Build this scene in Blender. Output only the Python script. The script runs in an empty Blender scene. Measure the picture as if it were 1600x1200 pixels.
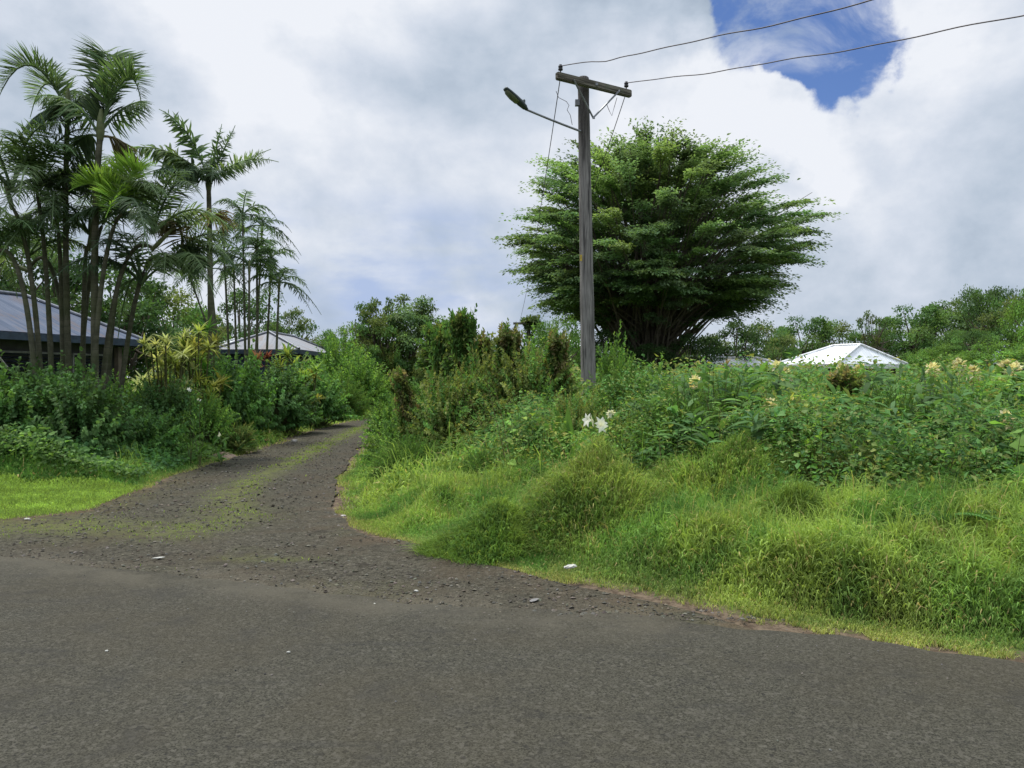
import bpy, math
import numpy as np
from math import radians, sin, cos, pi

# ------------------------------------------------------------------ camera, sky, sun
sc = bpy.context.scene
COL = sc.collection
F, HZ, CH = 1200.0, 590.0, 1.6            # focal length in px of the 1600 px photo, horizon row, eye height
cam = bpy.data.cameras.new('camera'); camo = bpy.data.objects.new('camera', cam); COL.objects.link(camo)
cam.sensor_width = 36.0; cam.lens = 36.0 * F / 1600.0
cam.clip_start = 0.05; cam.clip_end = 6000
camo.location = (0, 0, CH)
camo.rotation_euler = (radians(90) - math.atan((600 - HZ) / F), 0, 0)
sc.camera = camo
sc.view_settings.view_transform = 'Standard'; sc.view_settings.look = 'None'
sc.view_settings.exposure = 0.0; sc.view_settings.gamma = 1.0
sc.cycles.max_bounces = 6; sc.cycles.diffuse_bounces = 3; sc.cycles.glossy_bounces = 2
sc.cycles.transmission_bounces = 4; sc.cycles.transparent_max_bounces = 4
sc.cycles.use_denoising = True

SUN = np.array([-0.30, 0.22, 0.93]); SUN /= np.linalg.norm(SUN)
sl = bpy.data.lights.new('sun', 'SUN'); slo = bpy.data.objects.new('sun', sl); COL.objects.link(slo)
sl.energy = 4.6; sl.angle = radians(11); sl.color = (1.0, 0.95, 0.87)
slo.rotation_euler = (math.acos(SUN[2]), 0, math.atan2(SUN[1], SUN[0]) + pi / 2)
slo.location = (0, 0, 60)


def vdir(px, py):
    v = np.array([(px - 800) / F, 1.0, (HZ - py) / F]); return v / np.linalg.norm(v)


world = bpy.data.worlds.new('World'); sc.world = world; world.use_nodes = True
nt = world.node_tree; nt.nodes.clear()


class NB:
    """small node helper"""
    def __init__(s, t): s.t = t
    def n(s, typ, **kw):
        o = s.t.nodes.new(typ)
        for k, v in kw.items(): setattr(o, k, v)
        return o
    def put(s, sock, v):
        if isinstance(v, bpy.types.NodeSocket): s.t.links.new(v, sock)
        elif v is not None: sock.default_value = v
    def math(s, op, a, b=None, clamp=False):
        o = s.n('ShaderNodeMath', operation=op, use_clamp=clamp); s.put(o.inputs[0], a)
        if b is not None: s.put(o.inputs[1], b)
        return o.outputs[0]
    def vec(s, op, a, b=None):
        o = s.n('ShaderNodeVectorMath', operation=op); s.put(o.inputs[0], a)
        if b is not None: s.put(o.inputs[1], b)
        return o.outputs['Value'] if op in ('DISTANCE', 'DOT_PRODUCT', 'LENGTH') else o.outputs[0]
    def scale(s, a, f):
        o = s.n('ShaderNodeVectorMath', operation='SCALE'); s.put(o.inputs[0], a); s.put(o.inputs['Scale'], f); return o.outputs[0]
    def noise(s, vec, scale, detail=4, rough=0.5, dist=0.0, color=False):
        o = s.n('ShaderNodeTexNoise'); s.put(o.inputs['Vector'], vec)
        o.inputs['Scale'].default_value = scale; o.inputs['Detail'].default_value = detail
        o.inputs['Roughness'].default_value = rough; o.inputs['Distortion'].default_value = dist
        return o.outputs['Color' if color else 'Fac']
    def mapr(s, v, a, b, c=0.0, d=1.0, smooth=True):
        o = s.n('ShaderNodeMapRange'); o.interpolation_type = 'SMOOTHSTEP' if smooth else 'LINEAR'
        s.put(o.inputs[0], v)
        for i, x in enumerate((a, b, c, d)): s.put(o.inputs[i + 1], x)
        return o.outputs[0]
    def mix(s, f, a, b, blend='MIX'):
        o = s.n('ShaderNodeMix', data_type='RGBA', blend_type=blend)
        s.put(o.inputs[0], f)
        s.put(o.inputs[6], a if isinstance(a, bpy.types.NodeSocket) else (*a, 1))
        s.put(o.inputs[7], b if isinstance(b, bpy.types.NodeSocket) else (*b, 1))
        return o.outputs[2]


b = NB(nt)
tc = b.n('ShaderNodeTexCoord'); D = tc.outputs['Generated']
sky = b.n('ShaderNodeTexSky'); sky.sky_type = 'NISHITA'; sky.sun_disc = False
sky.sun_elevation = math.asin(SUN[2]); sky.sun_rotation = math.atan2(SUN[0], SUN[1])
sky.air_density = 1.0; sky.dust_density = 0.4; sky.ozone_density = 2.0
# direction disturbed by turbulence, so that every cloud edge is ragged
nz = b.scale(b.vec('SUBTRACT', b.noise(D, 5.0, 9, 0.56, color=True), (0.5, 0.5, 0.5)), 0.26)
DW = b.vec('ADD', D, nz)
nz2 = b.scale(b.vec('SUBTRACT', b.noise(D, 2.2, 5, 0.5, color=True), (0.5, 0.5, 0.5)), 0.3)
DS = b.vec('ADD', D, nz2)


def blobs(src, items, start=0.0):
    acc = start
    for px, py, r, amp in items:
        dd = b.vec('DISTANCE', src, tuple(vdir(px, py)))
        v = b.mapr(dd, r * 1.35, r * 0.35, 0.0, amp)
        acc = b.math('ADD', acc, v) if not isinstance(acc, float) else b.math('ADD', v, acc)
    return acc


hole = blobs(DW, [(1285, 50, 0.085, 1.0), (1225, 85, 0.065, 0.9), (1205, 5, 0.05, 0.4), (1300, 125, 0.065, 0.85), (1315, 0, 0.05, 0.5),
                  (1250, -110, 0.12, 0.6)])
hole = b.math('SUBTRACT', hole, b.math('MULTIPLY', b.noise(D, 7.0, 8, 0.62), 0.55))
wisp = b.noise(b.vec('MULTIPLY', D, (1, 1, 1.4)), 8.0, 9, 0.6, 0.6)
hole = b.mapr(hole, 0.04, 0.50)
hole = b.math('MULTIPLY', hole, b.mapr(wisp, 0.68, 0.44, 0.35, 1.0))
# thin blue-tinted band low in the middle
thin = blobs(DS, [(600, 440, 0.10, 0.6), (720, 455, 0.09, 0.6), (480, 430, 0.08, 0.45), (500, 500, 0.08, 0.3), (350, 420, 0.08, 0.35)])
thin = b.math('MULTIPLY', thin, b.mapr(b.noise(b.vec('MULTIPLY', D, (1, 1, 3.0)), 5.0, 6, 0.55), 0.35, 0.62))
# cloud brightness
flat = b.vec('MULTIPLY', D, (1.0, 1.0, 1.3))
n1 = b.noise(flat, 4.0, 9, 0.55, 0.15); n2 = b.noise(flat, 10.0, 8, 0.56, 0.1)
lum = b.math('ADD', b.math('MULTIPLY', n1, 1.5), b.math('MULTIPLY', n2, 0.62))
lum = b.math('SUBTRACT', lum, 0.385)
lum = blobs(DW, [(1060, 190, 0.10, 0.26), (1180, 215, 0.08, 0.24), (1255, 240, 0.06, 0.24), (1000, 130, 0.09, 0.1), (1420, 210, 0.12, 0.16), (1400, 60, 0.07, 0.1),
                 (450, 90, 0.16, 0.12), (640, 30, 0.15, 0.08), (120, 60, 0.16, 0.12), (420, 240, 0.10, 0.10), (1080, 30, 0.10, -0.18), (1150, 70, 0.06, -0.2),
                 (650, 330, 0.14, -0.10), (850, 60, 0.12, -0.05), (1450, 380, 0.17, -0.16), (1560, 180, 0.12, -0.06), (1300, 470, 0.12, -0.1),
                 (750, 500, 0.05, 0.2), (560, 170, 0.10, -0.10), (620, 270, 0.10, 0.06)], lum)
ccol = b.n('ShaderNodeValToRGB'); b.put(ccol.inputs[0], lum)
e = ccol.color_ramp.elements
e[0].position = 0.22; e[0].color = (0.315, 0.395, 0.50, 1)
e[1].position = 0.98; e[1].color = (0.86, 0.89, 0.95, 1)
x = e.new(0.5); x.color = (0.50, 0.58, 0.69, 1)
x = e.new(0.72); x.color = (0.66, 0.72, 0.82, 1)
ccl = b.mix(thin, ccol.outputs[0], (0.44, 0.545, 0.78))
# unseen cloudy sky overhead is brightened to add light on the foliage
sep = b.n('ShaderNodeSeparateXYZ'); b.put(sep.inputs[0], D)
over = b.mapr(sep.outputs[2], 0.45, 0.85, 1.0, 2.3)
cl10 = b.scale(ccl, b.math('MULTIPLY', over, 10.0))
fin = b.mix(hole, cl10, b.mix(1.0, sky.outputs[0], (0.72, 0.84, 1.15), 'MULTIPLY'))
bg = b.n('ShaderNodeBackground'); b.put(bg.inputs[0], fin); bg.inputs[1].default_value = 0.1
ow = b.n('ShaderNodeOutputWorld'); nt.links.new(bg.outputs[0], ow.inputs[0])

# ------------------------------------------------------------------ helpers
R = np.random.default_rng(11)


def U(a, c, n=None): return R.uniform(a, c, n)


def P(px, py, Y): return np.array([(px - 800) / F * Y, Y, CH + (HZ - py) / F * Y])


def norm(v): return v / np.maximum(np.linalg.norm(v, axis=-1, keepdims=True), 1e-9)


def sstep(x, a, c):
    t = np.clip((x - a) / (c - a), 0, 1); return t * t * (3 - 2 * t)


_h = np.random.default_rng(5).random((256, 256))


def vn(x, y, s=1.0, o=0):
    x = np.asarray(x) * s + 57.3 + o * 13.1; y = np.asarray(y) * s + 91.7 + o * 7.7
    xi = np.floor(x).astype(int); yi = np.floor(y).astype(int); fx = x - xi; fy = y - yi
    fx = fx * fx * (3 - 2 * fx); fy = fy * fy * (3 - 2 * fy)
    g = lambda i, j: _h[i % 256, j % 256]
    return (g(xi, yi) * (1 - fx) + g(xi + 1, yi) * fx) * (1 - fy) + (g(xi, yi + 1) * (1 - fx) + g(xi + 1, yi + 1) * fx) * fy


def fb(x, y, s=1.0, o=0): return (vn(x, y, s, o) * 4 + vn(x, y, s * 2.1, o + 1) * 2 + vn(x, y, s * 4.3, o + 2)) / 7


class Geo:
    def __init__(s): s.V = []; s.Q = []; s.T = []; s.C = []; s.n = 0
    def add(s, V, Q=None, T=None, C=(0.1, 0.1, 0.1)):
        V = np.asarray(V, float).reshape(-1, 3)
        C = np.asarray(C, float)
        if C.ndim == 1: C = np.tile(C, (len(V), 1))
        s.V.append(V); s.C.append(C)
        if Q is not None and len(Q): s.Q.append(np.asarray(Q).reshape(-1, 4) + s.n)
        if T is not None and len(T): s.T.append(np.asarray(T).reshape(-1, 3) + s.n)
        s.n += len(V)
    def stamp(s, tm, M, O, C):
        """tm = (V, Q, T) placed N times: M (N,3,3) column frames (scaled), O (N,3), C (N,3)"""
        V, Q, T = tm; N = len(O); n = len(V)
        if N == 0: return
        W = np.einsum('nij,kj->nki', M, V) + O[:, None, :]
        off = (np.arange(N) * n)[:, None, None]
        s.add(W.reshape(-1, 3), (Q[None] + off).reshape(-1, 4) if len(Q) else None,
              (T[None] + off).reshape(-1, 3) if len(T) else None, np.repeat(C, n, 0))
    def tubes(s, Pn, Rn, C, sides=4):
        """Pn (N,S,3), Rn (N,S), C (N,3) or (3,)"""
        N, S, _ = Pn.shape
        tg = norm(np.gradient(Pn, axis=1))
        ref = np.where(np.abs(tg[..., 2:3]) > 0.92, np.array([1., 0, 0]), np.array([0, 0, 1.]))
        a = norm(np.cross(tg, ref)); c = np.cross(tg, a)
        th = np.arange(sides) / sides * 2 * pi
        W = Pn[:, :, None] + Rn[:, :, None, None] * (a[:, :, None] * np.cos(th)[None, None, :, None] + c[:, :, None] * np.sin(th)[None, None, :, None])
        i, j = np.meshgrid(np.arange(S - 1), np.arange(sides), indexing='ij')
        q = np.stack([i * sides + j, i * sides + (j + 1) % sides, (i + 1) * sides + (j + 1) % sides, (i + 1) * sides + j], -1).reshape(-1, 4)
        off = (np.arange(N) * S * sides)[:, None, None]
        C = np.asarray(C, float); C = np.tile(C, (N, 1)) if C.ndim == 1 else C
        s.add(W.reshape(-1, 3), (q[None] + off).reshape(-1, 4), None, np.repeat(C, S * sides, 0))
    def box(s, c, sz, C=(0.1,) * 3, rot=None):
        v = np.array([[x, y, z] for x in (-.5, .5) for y in (-.5, .5) for z in (-.5, .5)]) * np.asarray(sz)
        if rot is not None: v = v @ np.asarray(rot).T
        s.add(v + np.asarray(c), [[0, 1, 3, 2], [4, 6, 7, 5], [0, 4, 5, 1], [2, 3, 7, 6], [0, 2, 6, 4], [1, 5, 7, 3]], None, C)
    def mesh(s, name, mat, smooth=False):
        V = np.concatenate(s.V); Q = np.concatenate(s.Q) if s.Q else np.zeros((0, 4), int)
        T = np.concatenate(s.T) if s.T else np.zeros((0, 3), int); C = np.concatenate(s.C)
        me = bpy.data.meshes.new(name); me.vertices.add(len(V)); me.vertices.foreach_set('co', V.astype(np.float32).ravel())
        lp = np.concatenate([Q.ravel(), T.ravel()]); me.loops.add(len(lp)); me.loops.foreach_set('vertex_index', lp.astype(np.int32))
        me.polygons.add(len(Q) + len(T))
        st = np.concatenate([np.arange(len(Q)) * 4, len(Q) * 4 + np.arange(len(T)) * 3]); me.polygons.foreach_set('loop_start', st.astype(np.int32))
        me.update(calc_edges=True)
        ca = me.color_attributes.new('col', 'FLOAT_COLOR', 'POINT')
        ca.data.foreach_set('color', np.concatenate([C, np.ones((len(C), 1))], 1).astype(np.float32).ravel())
        me.polygons.foreach_set('use_smooth', np.full(len(me.polygons), smooth))
        me.materials.append(mat); me.validate()
        return me


def setp(o, label=None, cat=None, group=None, kind=None):
    if label: o['label'] = label
    if cat: o['category'] = cat
    if group: o['group'] = group
    if kind: o['kind'] = kind
    return o


def link(name, data, parent=None, loc=None):
    o = bpy.data.objects.new(name, data); COL.objects.link(o)
    if parent: o.parent = parent
    if loc is not None: o.location = loc
    return o


def thing(name, label, cat, loc=(0, 0, 0), rz=0.0, group=None, scale=None):
    o = link(name, None, None, loc); o.rotation_euler = (0, 0, rz); o.empty_display_size = 0.3
    if scale is not None: o.scale = (scale,) * 3 if np.isscalar(scale) else scale
    return setp(o, label, cat, group)


def frames(d, hint, sx=1.0, sy=1.0, sz=1.0):
    """columns X (width), Y (along d), Z (upper face)"""
    d = norm(d); x = norm(np.cross(d, hint)); z = np.cross(x, d)
    one = np.ones(len(d))
    return np.stack([x * (one * sx)[:, None], d * (one * sy)[:, None], z * (one * sz)[:, None]], -1)


def vary(col, n, amt=0.25, hue=0.12):
    """n colours picked from a palette and varied"""
    pal = np.asarray(col, float).reshape(-1, 3)
    c = pal[R.integers(0, len(pal), n)]
    c = c * (1 + U(-amt, amt, (n, 1))) * (1 + U(-hue, hue, (n, 3)) * np.array([1, 0.4, 1]))
    return np.clip(c, 0.004, 1)


EQ = np.zeros((0, 4), int); ET = np.zeros((0, 3), int)


def t_diamond(w=0.5): return (np.array([[0, 0, 0], [w / 2, .45, .05], [0, 1, -.12], [-w / 2, .45, .05]]), np.array([[0, 1, 2, 3]]), ET)


def t_heart(w=0.85):
    return (np.array([[0, 0, 0], [w * .42, .02, .06], [w / 2, .42, .10], [0, 1, -.18], [-w / 2, .42, .10], [-w * .42, .02, .06], [0, .45, 0]]),
            np.array([[0, 1, 2, 6], [6, 2, 3, 3], [0, 6, 4, 5]])[:0].reshape(0, 4),
            np.array([[0, 1, 2], [0, 2, 6], [6, 2, 3], [0, 6, 4], [0, 4, 5], [6, 3, 4]]))


def t_lance(w=0.2, droop=0.35, n=4):
    ys = np.linspace(0, 1, n + 1); ws = np.sin(np.clip(ys * 0.93 + 0.07, 0, 1) ** 0.8 * pi) * w / 2 + 0.004
    V = []
    for y, ww in zip(ys[:-1], ws[:-1]): V += [[-ww, y * (1 - .15 * droop * y), -droop * y * y], [ww, y * (1 - .15 * droop * y), -droop * y * y]]
    V.append([0, 1 - .15 * droop, -droop])
    Q = [[2 * i, 2 * i + 1, 2 * i + 3, 2 * i + 2] for i in range(n - 1)]
    return (np.array(V), np.array(Q), np.array([[2 * n - 2, 2 * n - 1, 2 * n]]))


def t_spray(k=11, lw=0.10, ll=0.34, droop=0.18):
    V = []; Q = []
    for i in range(k):
        y = 0.06 + 0.9 * i / (k - 1); L = ll * (0.65 + 0.5 * sin(pi * (i + 1.5) / (k + 2)))
        for sgn in (-1, 1):
            a = 1.0 - 0.5 * i / k; z0 = -droop * y * y; n = len(V)
            dx, dy = sgn * sin(a), cos(a); px_, py_ = -dy * lw / 2, dx * lw / 2
            V += [[0, y, z0], [dx * L * .5 + px_, y + dy * L * .5 + py_, z0 + .015], [dx * L, y + dy * L, z0 - .10 * L / .34],
                  [dx * L * .5 - px_, y + dy * L * .5 - py_, z0 + .015]]
            Q.append([n, n + 1, n + 2, n + 3])
    return (np.array(V), np.array(Q), ET)


DIA = t_diamond(); DIAW = t_diamond(0.75); DIAN = t_diamond(0.3); HEART = t_heart(); LANCE = t_lance(); LANCEW = t_lance(0.26, 0.5); SPRAY = t_spray()


def shoots(g, gs, B, T, K, tm, ll, col, ang=0.9, s0=0.25, bow=0.25, droop=0.3, stem_r=0.006, stem_col=(0.08, 0.1, 0.03), jit=0.35, flat2=False, taper=0.5):
    """leafy shoots from B to T; leaves into g, stems into gs"""
    N = len(B); H = np.linalg.norm(T - B, axis=1, keepdims=True)
    M = B * .5 + T * .5 + np.array([0, 0, 1.]) * H * bow
    s = s0 + (1 - s0) * (np.arange(K)[None] + U(0, 1, (N, K))) / K
    s3 = s[..., None]
    pos = (1 - s3) ** 2 * B[:, None] + 2 * s3 * (1 - s3) * M[:, None] + s3 ** 2 * T[:, None]
    tan = norm(2 * (1 - s3) * (M - B)[:, None] + 2 * s3 * (T - M)[:, None])
    az = (np.arange(K)[None] * (pi if flat2 else 2.4) + U(0, 2 * pi, (N, 1)) + U(-jit, jit, (N, K)))[..., None]
    ref = np.where(np.abs(tan[..., 2:3]) > 0.9, np.array([1., 0, 0]), np.array([0, 0, 1.]))
    a = norm(np.cross(tan, ref)); c = np.cross(tan, a)
    perp = a * np.cos(az) + c * np.sin(az)
    an = (ang * (1.15 - 0.5 * s) + U(-.2, .2, (N, K)))[..., None]
    d = tan * np.cos(an) + perp * np.sin(an) + np.array([0, 0, -1.]) * (droop * U(0.3, 1.3, (N, K)))[..., None]
    hint = norm(np.array([0, 0, 1.]) + tan * .5 + R.normal(0, .35, (N, K, 3)))
    L = (ll * U(0.6, 1.25, (N, K)) * (1 - taper * s * s)).ravel()
    Mx = frames(d.reshape(-1, 3), hint.reshape(-1, 3), L, L, L)
    C = vary(col, N, .18, .1)[:, None] * U(.75, 1.25, (N, K, 1))
    g.stamp(tm, Mx, pos.reshape(-1, 3), C.reshape(-1, 3))
    if gs is not None and stem_r > 0:
        ss = np.linspace(0, 1, 5)[None, :, None]
        Pn = (1 - ss) ** 2 * B[:, None] + 2 * ss * (1 - ss) * M[:, None] + ss ** 2 * T[:, None]
        gs.tubes(Pn, np.tile(np.linspace(stem_r, stem_r * .3, 5), (N, 1)), stem_col, 3)


# ------------------------------------------------------------------ materials
def mat(name):
    m = bpy.data.materials.new(name); m.use_nodes = True; t = m.node_tree; t.nodes.clear(); k = NB(t)
    return m, k


def finish(k, col, rough=0.7, spec=0.3, metal=0.0, bump=None, bstr=0.3, bdist=0.02, trans=0.0, tcol=None):
    p = k.n('ShaderNodeBsdfPrincipled'); k.put(p.inputs['Base Color'], col if isinstance(col, bpy.types.NodeSocket) else (*col, 1))
    k.put(p.inputs['Roughness'], rough); p.inputs['Metallic'].default_value = metal; p.inputs['Specular IOR Level'].default_value = spec
    if bump is not None:
        bn = k.n('ShaderNodeBump'); bn.inputs['Strength'].default_value = bstr; bn.inputs['Distance'].default_value = bdist
        k.put(bn.inputs['Height'], bump); k.t.links.new(bn.outputs[0], p.inputs['Normal'])
    out = k.n('ShaderNodeOutputMaterial'); sh = p.outputs[0]
    if trans > 0:
        tr = k.n('ShaderNodeBsdfTranslucent'); k.put(tr.inputs[0], tcol)
        mx = k.n('ShaderNodeMixShader'); mx.inputs[0].default_value = trans
        k.t.links.new(sh, mx.inputs[1]); k.t.links.new(tr.outputs[0], mx.inputs[2]); sh = mx.outputs[0]
    k.t.links.new(sh, out.inputs[0])


def leaf_mat(name, trans=0.35, rough=0.45, spec=0.35, gain=1.0):
    m, k = mat(name)
    at = k.n('ShaderNodeAttribute'); at.attribute_name = 'col'
    oi = k.n('ShaderNodeObjectInfo'); tcx = k.n('ShaderNodeTexCoord')
    v = k.math('MULTIPLY', k.mapr(oi.outputs['Random'], 0, 1, .85, 1.15, False), gain)
    nn = k.mapr(k.noise(tcx.outputs['Object'], 1.7, 3), .3, .7, .8, 1.2)
    c = k.scale(at.outputs['Color'], k.math('MULTIPLY', v, nn))
    c = k.mix(.10, c, (.13, .14, .09)); finish(k, c, rough, spec, trans=trans, tcol=k.mix(1.0, c, (1.3, 1.28, 0.75), 'MULTIPLY'))
    return m


M_LEAF = leaf_mat('foliage_leaf', .42, .6, .12, 1.55); M_GLOSS = leaf_mat('glossy_leaf', .40, .6, .12, 1.95); M_GRASS = leaf_mat('grass_blade', .42, .65, .1, 1.55)
M_TREE = leaf_mat('tree_leaf', .42, .65, .1, 1.8); M_PETAL = leaf_mat('petal', .4, .6, .2)


def bark_mat(name, c1, c2, sx=14, sz=2.5, rough=.85):
    m, k = mat(name); t = k.n('ShaderNodeTexCoord')
    v = k.vec('MULTIPLY', t.outputs['Object'], (sx, sx, sz))
    n = k.noise(v, 1.0, 6, .65)
    n2 = k.noise(t.outputs['Object'], 1.3, 4)
    c = k.mix(k.mapr(n, .35, .7), c1, c2); c = k.mix(k.mapr(n2, .5, .7, 0, .6), c, tuple(x * .55 for x in c1))
    finish(k, c, rough, .2, bump=n, bstr=.5, bdist=.02); return m


M_BARK = bark_mat('bark', (.09, .075, .055), (.17, .15, .12))
M_STEM = bark_mat('green_stem', (.07, .085, .03), (.13, .12, .06))
m, k = mat('palm_trunk'); t = k.n('ShaderNodeTexCoord')
sp = k.n('ShaderNodeSeparateXYZ'); k.put(sp.inputs[0], t.outputs['Object'])
rg = k.math('PINGPONG', k.math('ADD', k.math('MULTIPLY', sp.outputs[2], 7.0), k.math('MULTIPLY', k.noise(t.outputs['Object'], 2, 2), .5)), .5)
n = k.noise(t.outputs['Object'], 6, 5, .6)
c = k.mix(k.mapr(n, .35, .65), (.05, .052, .03), (.105, .10, .066)); c = k.mix(k.mapr(rg, .0, .09, .8, 0), c, (.045, .045, .03))
c = k.mix(k.mapr(k.noise(t.outputs['Object'], 1.2, 3), .45, .62, 0, .5), c, (.055, .07, .022))
finish(k, c, .75, .25, bump=rg, bstr=.4); M_PALM = m

# weathered wood of the pole
m, k = mat('weathered_wood'); t = k.n('ShaderNodeTexCoord')
v = k.vec('MULTIPLY', t.outputs['Object'], (22, 22, .8)); g1 = k.noise(v, 1.0, 6, .6)
v2 = k.vec('MULTIPLY', t.outputs['Object'], (60, 60, 2.5)); g2 = k.noise(v2, 1.0, 4, .6)
c = k.mix(k.mapr(g2, .3, .7), (.125, .118, .11), (.27, .255, .24)); c = k.mix(k.mapr(g1, .50, .62, 0, .85), c, (.045, .042, .042))
sp = k.n('ShaderNodeSeparateXYZ'); k.put(sp.inputs[0], t.outputs['Object'])
c = k.mix(k.mapr(sp.outputs[2], 5.2, 6.6, 0, .75), c, (.05, .046, .042))
finish(k, c, .85, .15, bump=g2, bstr=.6, bdist=.01); M_WOOD = m
m, k = mat('crossarm_wood'); t = k.n('ShaderNodeTexCoord')
v = k.vec('MULTIPLY', t.outputs['Object'], (1.2, 24, 24)); g1 = k.noise(v, 1.0, 6, .6); g2 = k.noise(t.outputs['Object'], 5, 4)
c = k.mix(k.mapr(g1, .35, .65), (.05, .045, .035), (.20, .185, .15)); c = k.mix(k.mapr(g2, .55, .7, 0, .5), c, (.10, .12, .08))
finish(k, c, .9, .15, bump=g1, bstr=.6, bdist=.01); M_ARM = m


def plain(name, c, rough=.6, metal=0., spec=.3, vr=.25, scale=6):
    m, k = mat(name); t = k.n('ShaderNodeTexCoord'); n = k.noise(t.outputs['Object'], scale, 5, .6)
    cc = k.mix(k.mapr(n, .3, .7), tuple(x * (1 - vr) for x in c), tuple(min(1, x * (1 + vr)) for x in c))
    finish(k, cc, rough, spec, metal, bump=n, bstr=.15); return m


M_GALV = plain('galvanised_steel', (.22, .23, .24), .5, .6); M_WIRE = plain('wire_sheath', (.075, .06, .06), .6)
M_LAMPH = plain('lamp_housing', (.055, .07, .07), .45, .2); M_LENS = plain('lamp_lens', (.13, .15, .10), .2, spec=.6)
M_INS = plain('ceramic', (.035, .035, .04), .3); M_TAG = plain('yellow_tag', (.5, .36, .06), .5)
M_WHITE = plain('white_litter', (.42, .42, .38), .7, vr=.12); M_DEB = plain('debris', (.10, .085, .06), .8)

# asphalt ------------------------------------------------
m, k = mat('asphalt'); t = k.n('ShaderNodeTexCoord'); O = t.outputs['Object']
at = k.n('ShaderNodeAttribute'); at.attribute_name = 'col'; sp = k.n('ShaderNodeSeparateColor'); k.put(sp.inputs[0], at.outputs['Color'])
vo = k.n('ShaderNodeTexVoronoi'); k.put(vo.inputs['Vector'], O); vo.inputs['Scale'].default_value = 150
vc = k.n('ShaderNodeSeparateColor'); k.put(vc.inputs[0], vo.outputs['Color'])
vo2 = k.n('ShaderNodeTexVoronoi'); k.put(vo2.inputs['Vector'], O); vo2.inputs['Scale'].default_value = 55
vc2 = k.n('ShaderNodeSeparateColor'); k.put(vc2.inputs[0], vo2.outputs['Color'])
c = k.mix(vc.outputs[0], (.017, .0163, .0122), (.062, .0595, .0455))
c = k.mix(k.mapr(vc2.outputs[1], .75, 1.0, 0, .5), c, (.085, .08, .066)); c = k.mix(k.mapr(vc2.outputs[2], .93, 1.0, 0, .6), c, (.012, .012, .012))
big = k.noise(O, .55, 5, .6, .5); c = k.mix(k.mapr(big, .40, .62, 0, .3), c, (.045, .038, .024))
mid = k.noise(O, 2.6, 6, .65); c = k.mix(k.mapr(mid, .48, .72, 0, .45), c, (.025, .0245, .022))
mid2 = k.noise(k.vec('ADD', O, (7, 3, 1)), 9, 4, .6); c = k.mix(k.mapr(mid2, .55, .75, 0, .35), c, (.052, .048, .038))
pale = k.math('MULTIPLY', sp.outputs[0], k.mapr(k.noise(k.vec('ADD', O, (3, 9, 1)), 2.2, 7, .66), .34, .60), True)
c = k.mix(k.math('MULTIPLY', pale, .5), c, (.080, .073, .055))
st = k.noise(k.vec('MULTIPLY', O, (.6, 5, 1)), 1.4, 5, .6); c = k.mix(k.mapr(st, .56, .70, 0, .3), c, (.022, .022, .021))
bh = k.math('ADD', k.math('MULTIPLY', vo.outputs['Distance'], .5), k.math('MULTIPLY', mid, .15))
finish(k, c, .85, .12, bump=bh, bstr=.35, bdist=.005); M_ASPH = m

# gravel track: col.r = moss, col.g = edge dirt
m, k = mat('gravel'); t = k.n('ShaderNodeTexCoord'); O = t.outputs['Object']
at = k.n('ShaderNodeAttribute'); at.attribute_name = 'col'; sp = k.n('ShaderNodeSeparateColor'); k.put(sp.inputs[0], at.outputs['Color'])
vo = k.n('ShaderNodeTexVoronoi'); k.put(vo.inputs['Vector'], O); vo.inputs['Scale'].default_value = 42
vc = k.n('ShaderNodeSeparateColor'); k.put(vc.inputs[0], vo.outputs['Color'])
c = k.mix(vc.outputs[0], (.026, .0242, .0168), (.070, .0645, .047)); c = k.mix(k.mapr(vc.outputs[1], .9, 1, 0, .6), c, (.12, .11, .09))
n1 = k.noise(O, 1.1, 6, .62, .4); c = k.mix(k.mapr(n1, .45, .65, 0, .6), c, (.052, .042, .027))
n3 = k.noise(k.vec('ADD', O, (11, 5, 1)), 4.5, 5, .62); c = k.mix(k.mapr(n3, .55, .72, 0, .65), c, (.021, .018, .014))
mo = k.math('MULTIPLY', sp.outputs[0], k.mapr(k.noise(O, 6, 7, .7), .36, .56), True)
c = k.mix(k.math('MULTIPLY', mo, .75), c, (.10, .115, .03))
pl = k.math('MULTIPLY', sp.outputs[2], k.mapr(k.noise(k.vec('ADD', O, (3, 9, 1)), 2.2, 7, .66), .38, .6), True); c = k.mix(k.math('MULTIPLY', pl, .6), c, (.092, .081, .06))
c = k.mix(k.math('MULTIPLY', sp.outputs[1], k.mapr(k.noise(O, 3, 5, .6), .4, .6)), c, (.085, .062, .04))
bh = k.math('ADD', vo.outputs['Distance'], k.math('MULTIPLY', n3, 1.6))
finish(k, c, .9, .15, bump=bh, bstr=.9, bdist=.02); M_GRAV = m

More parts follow.
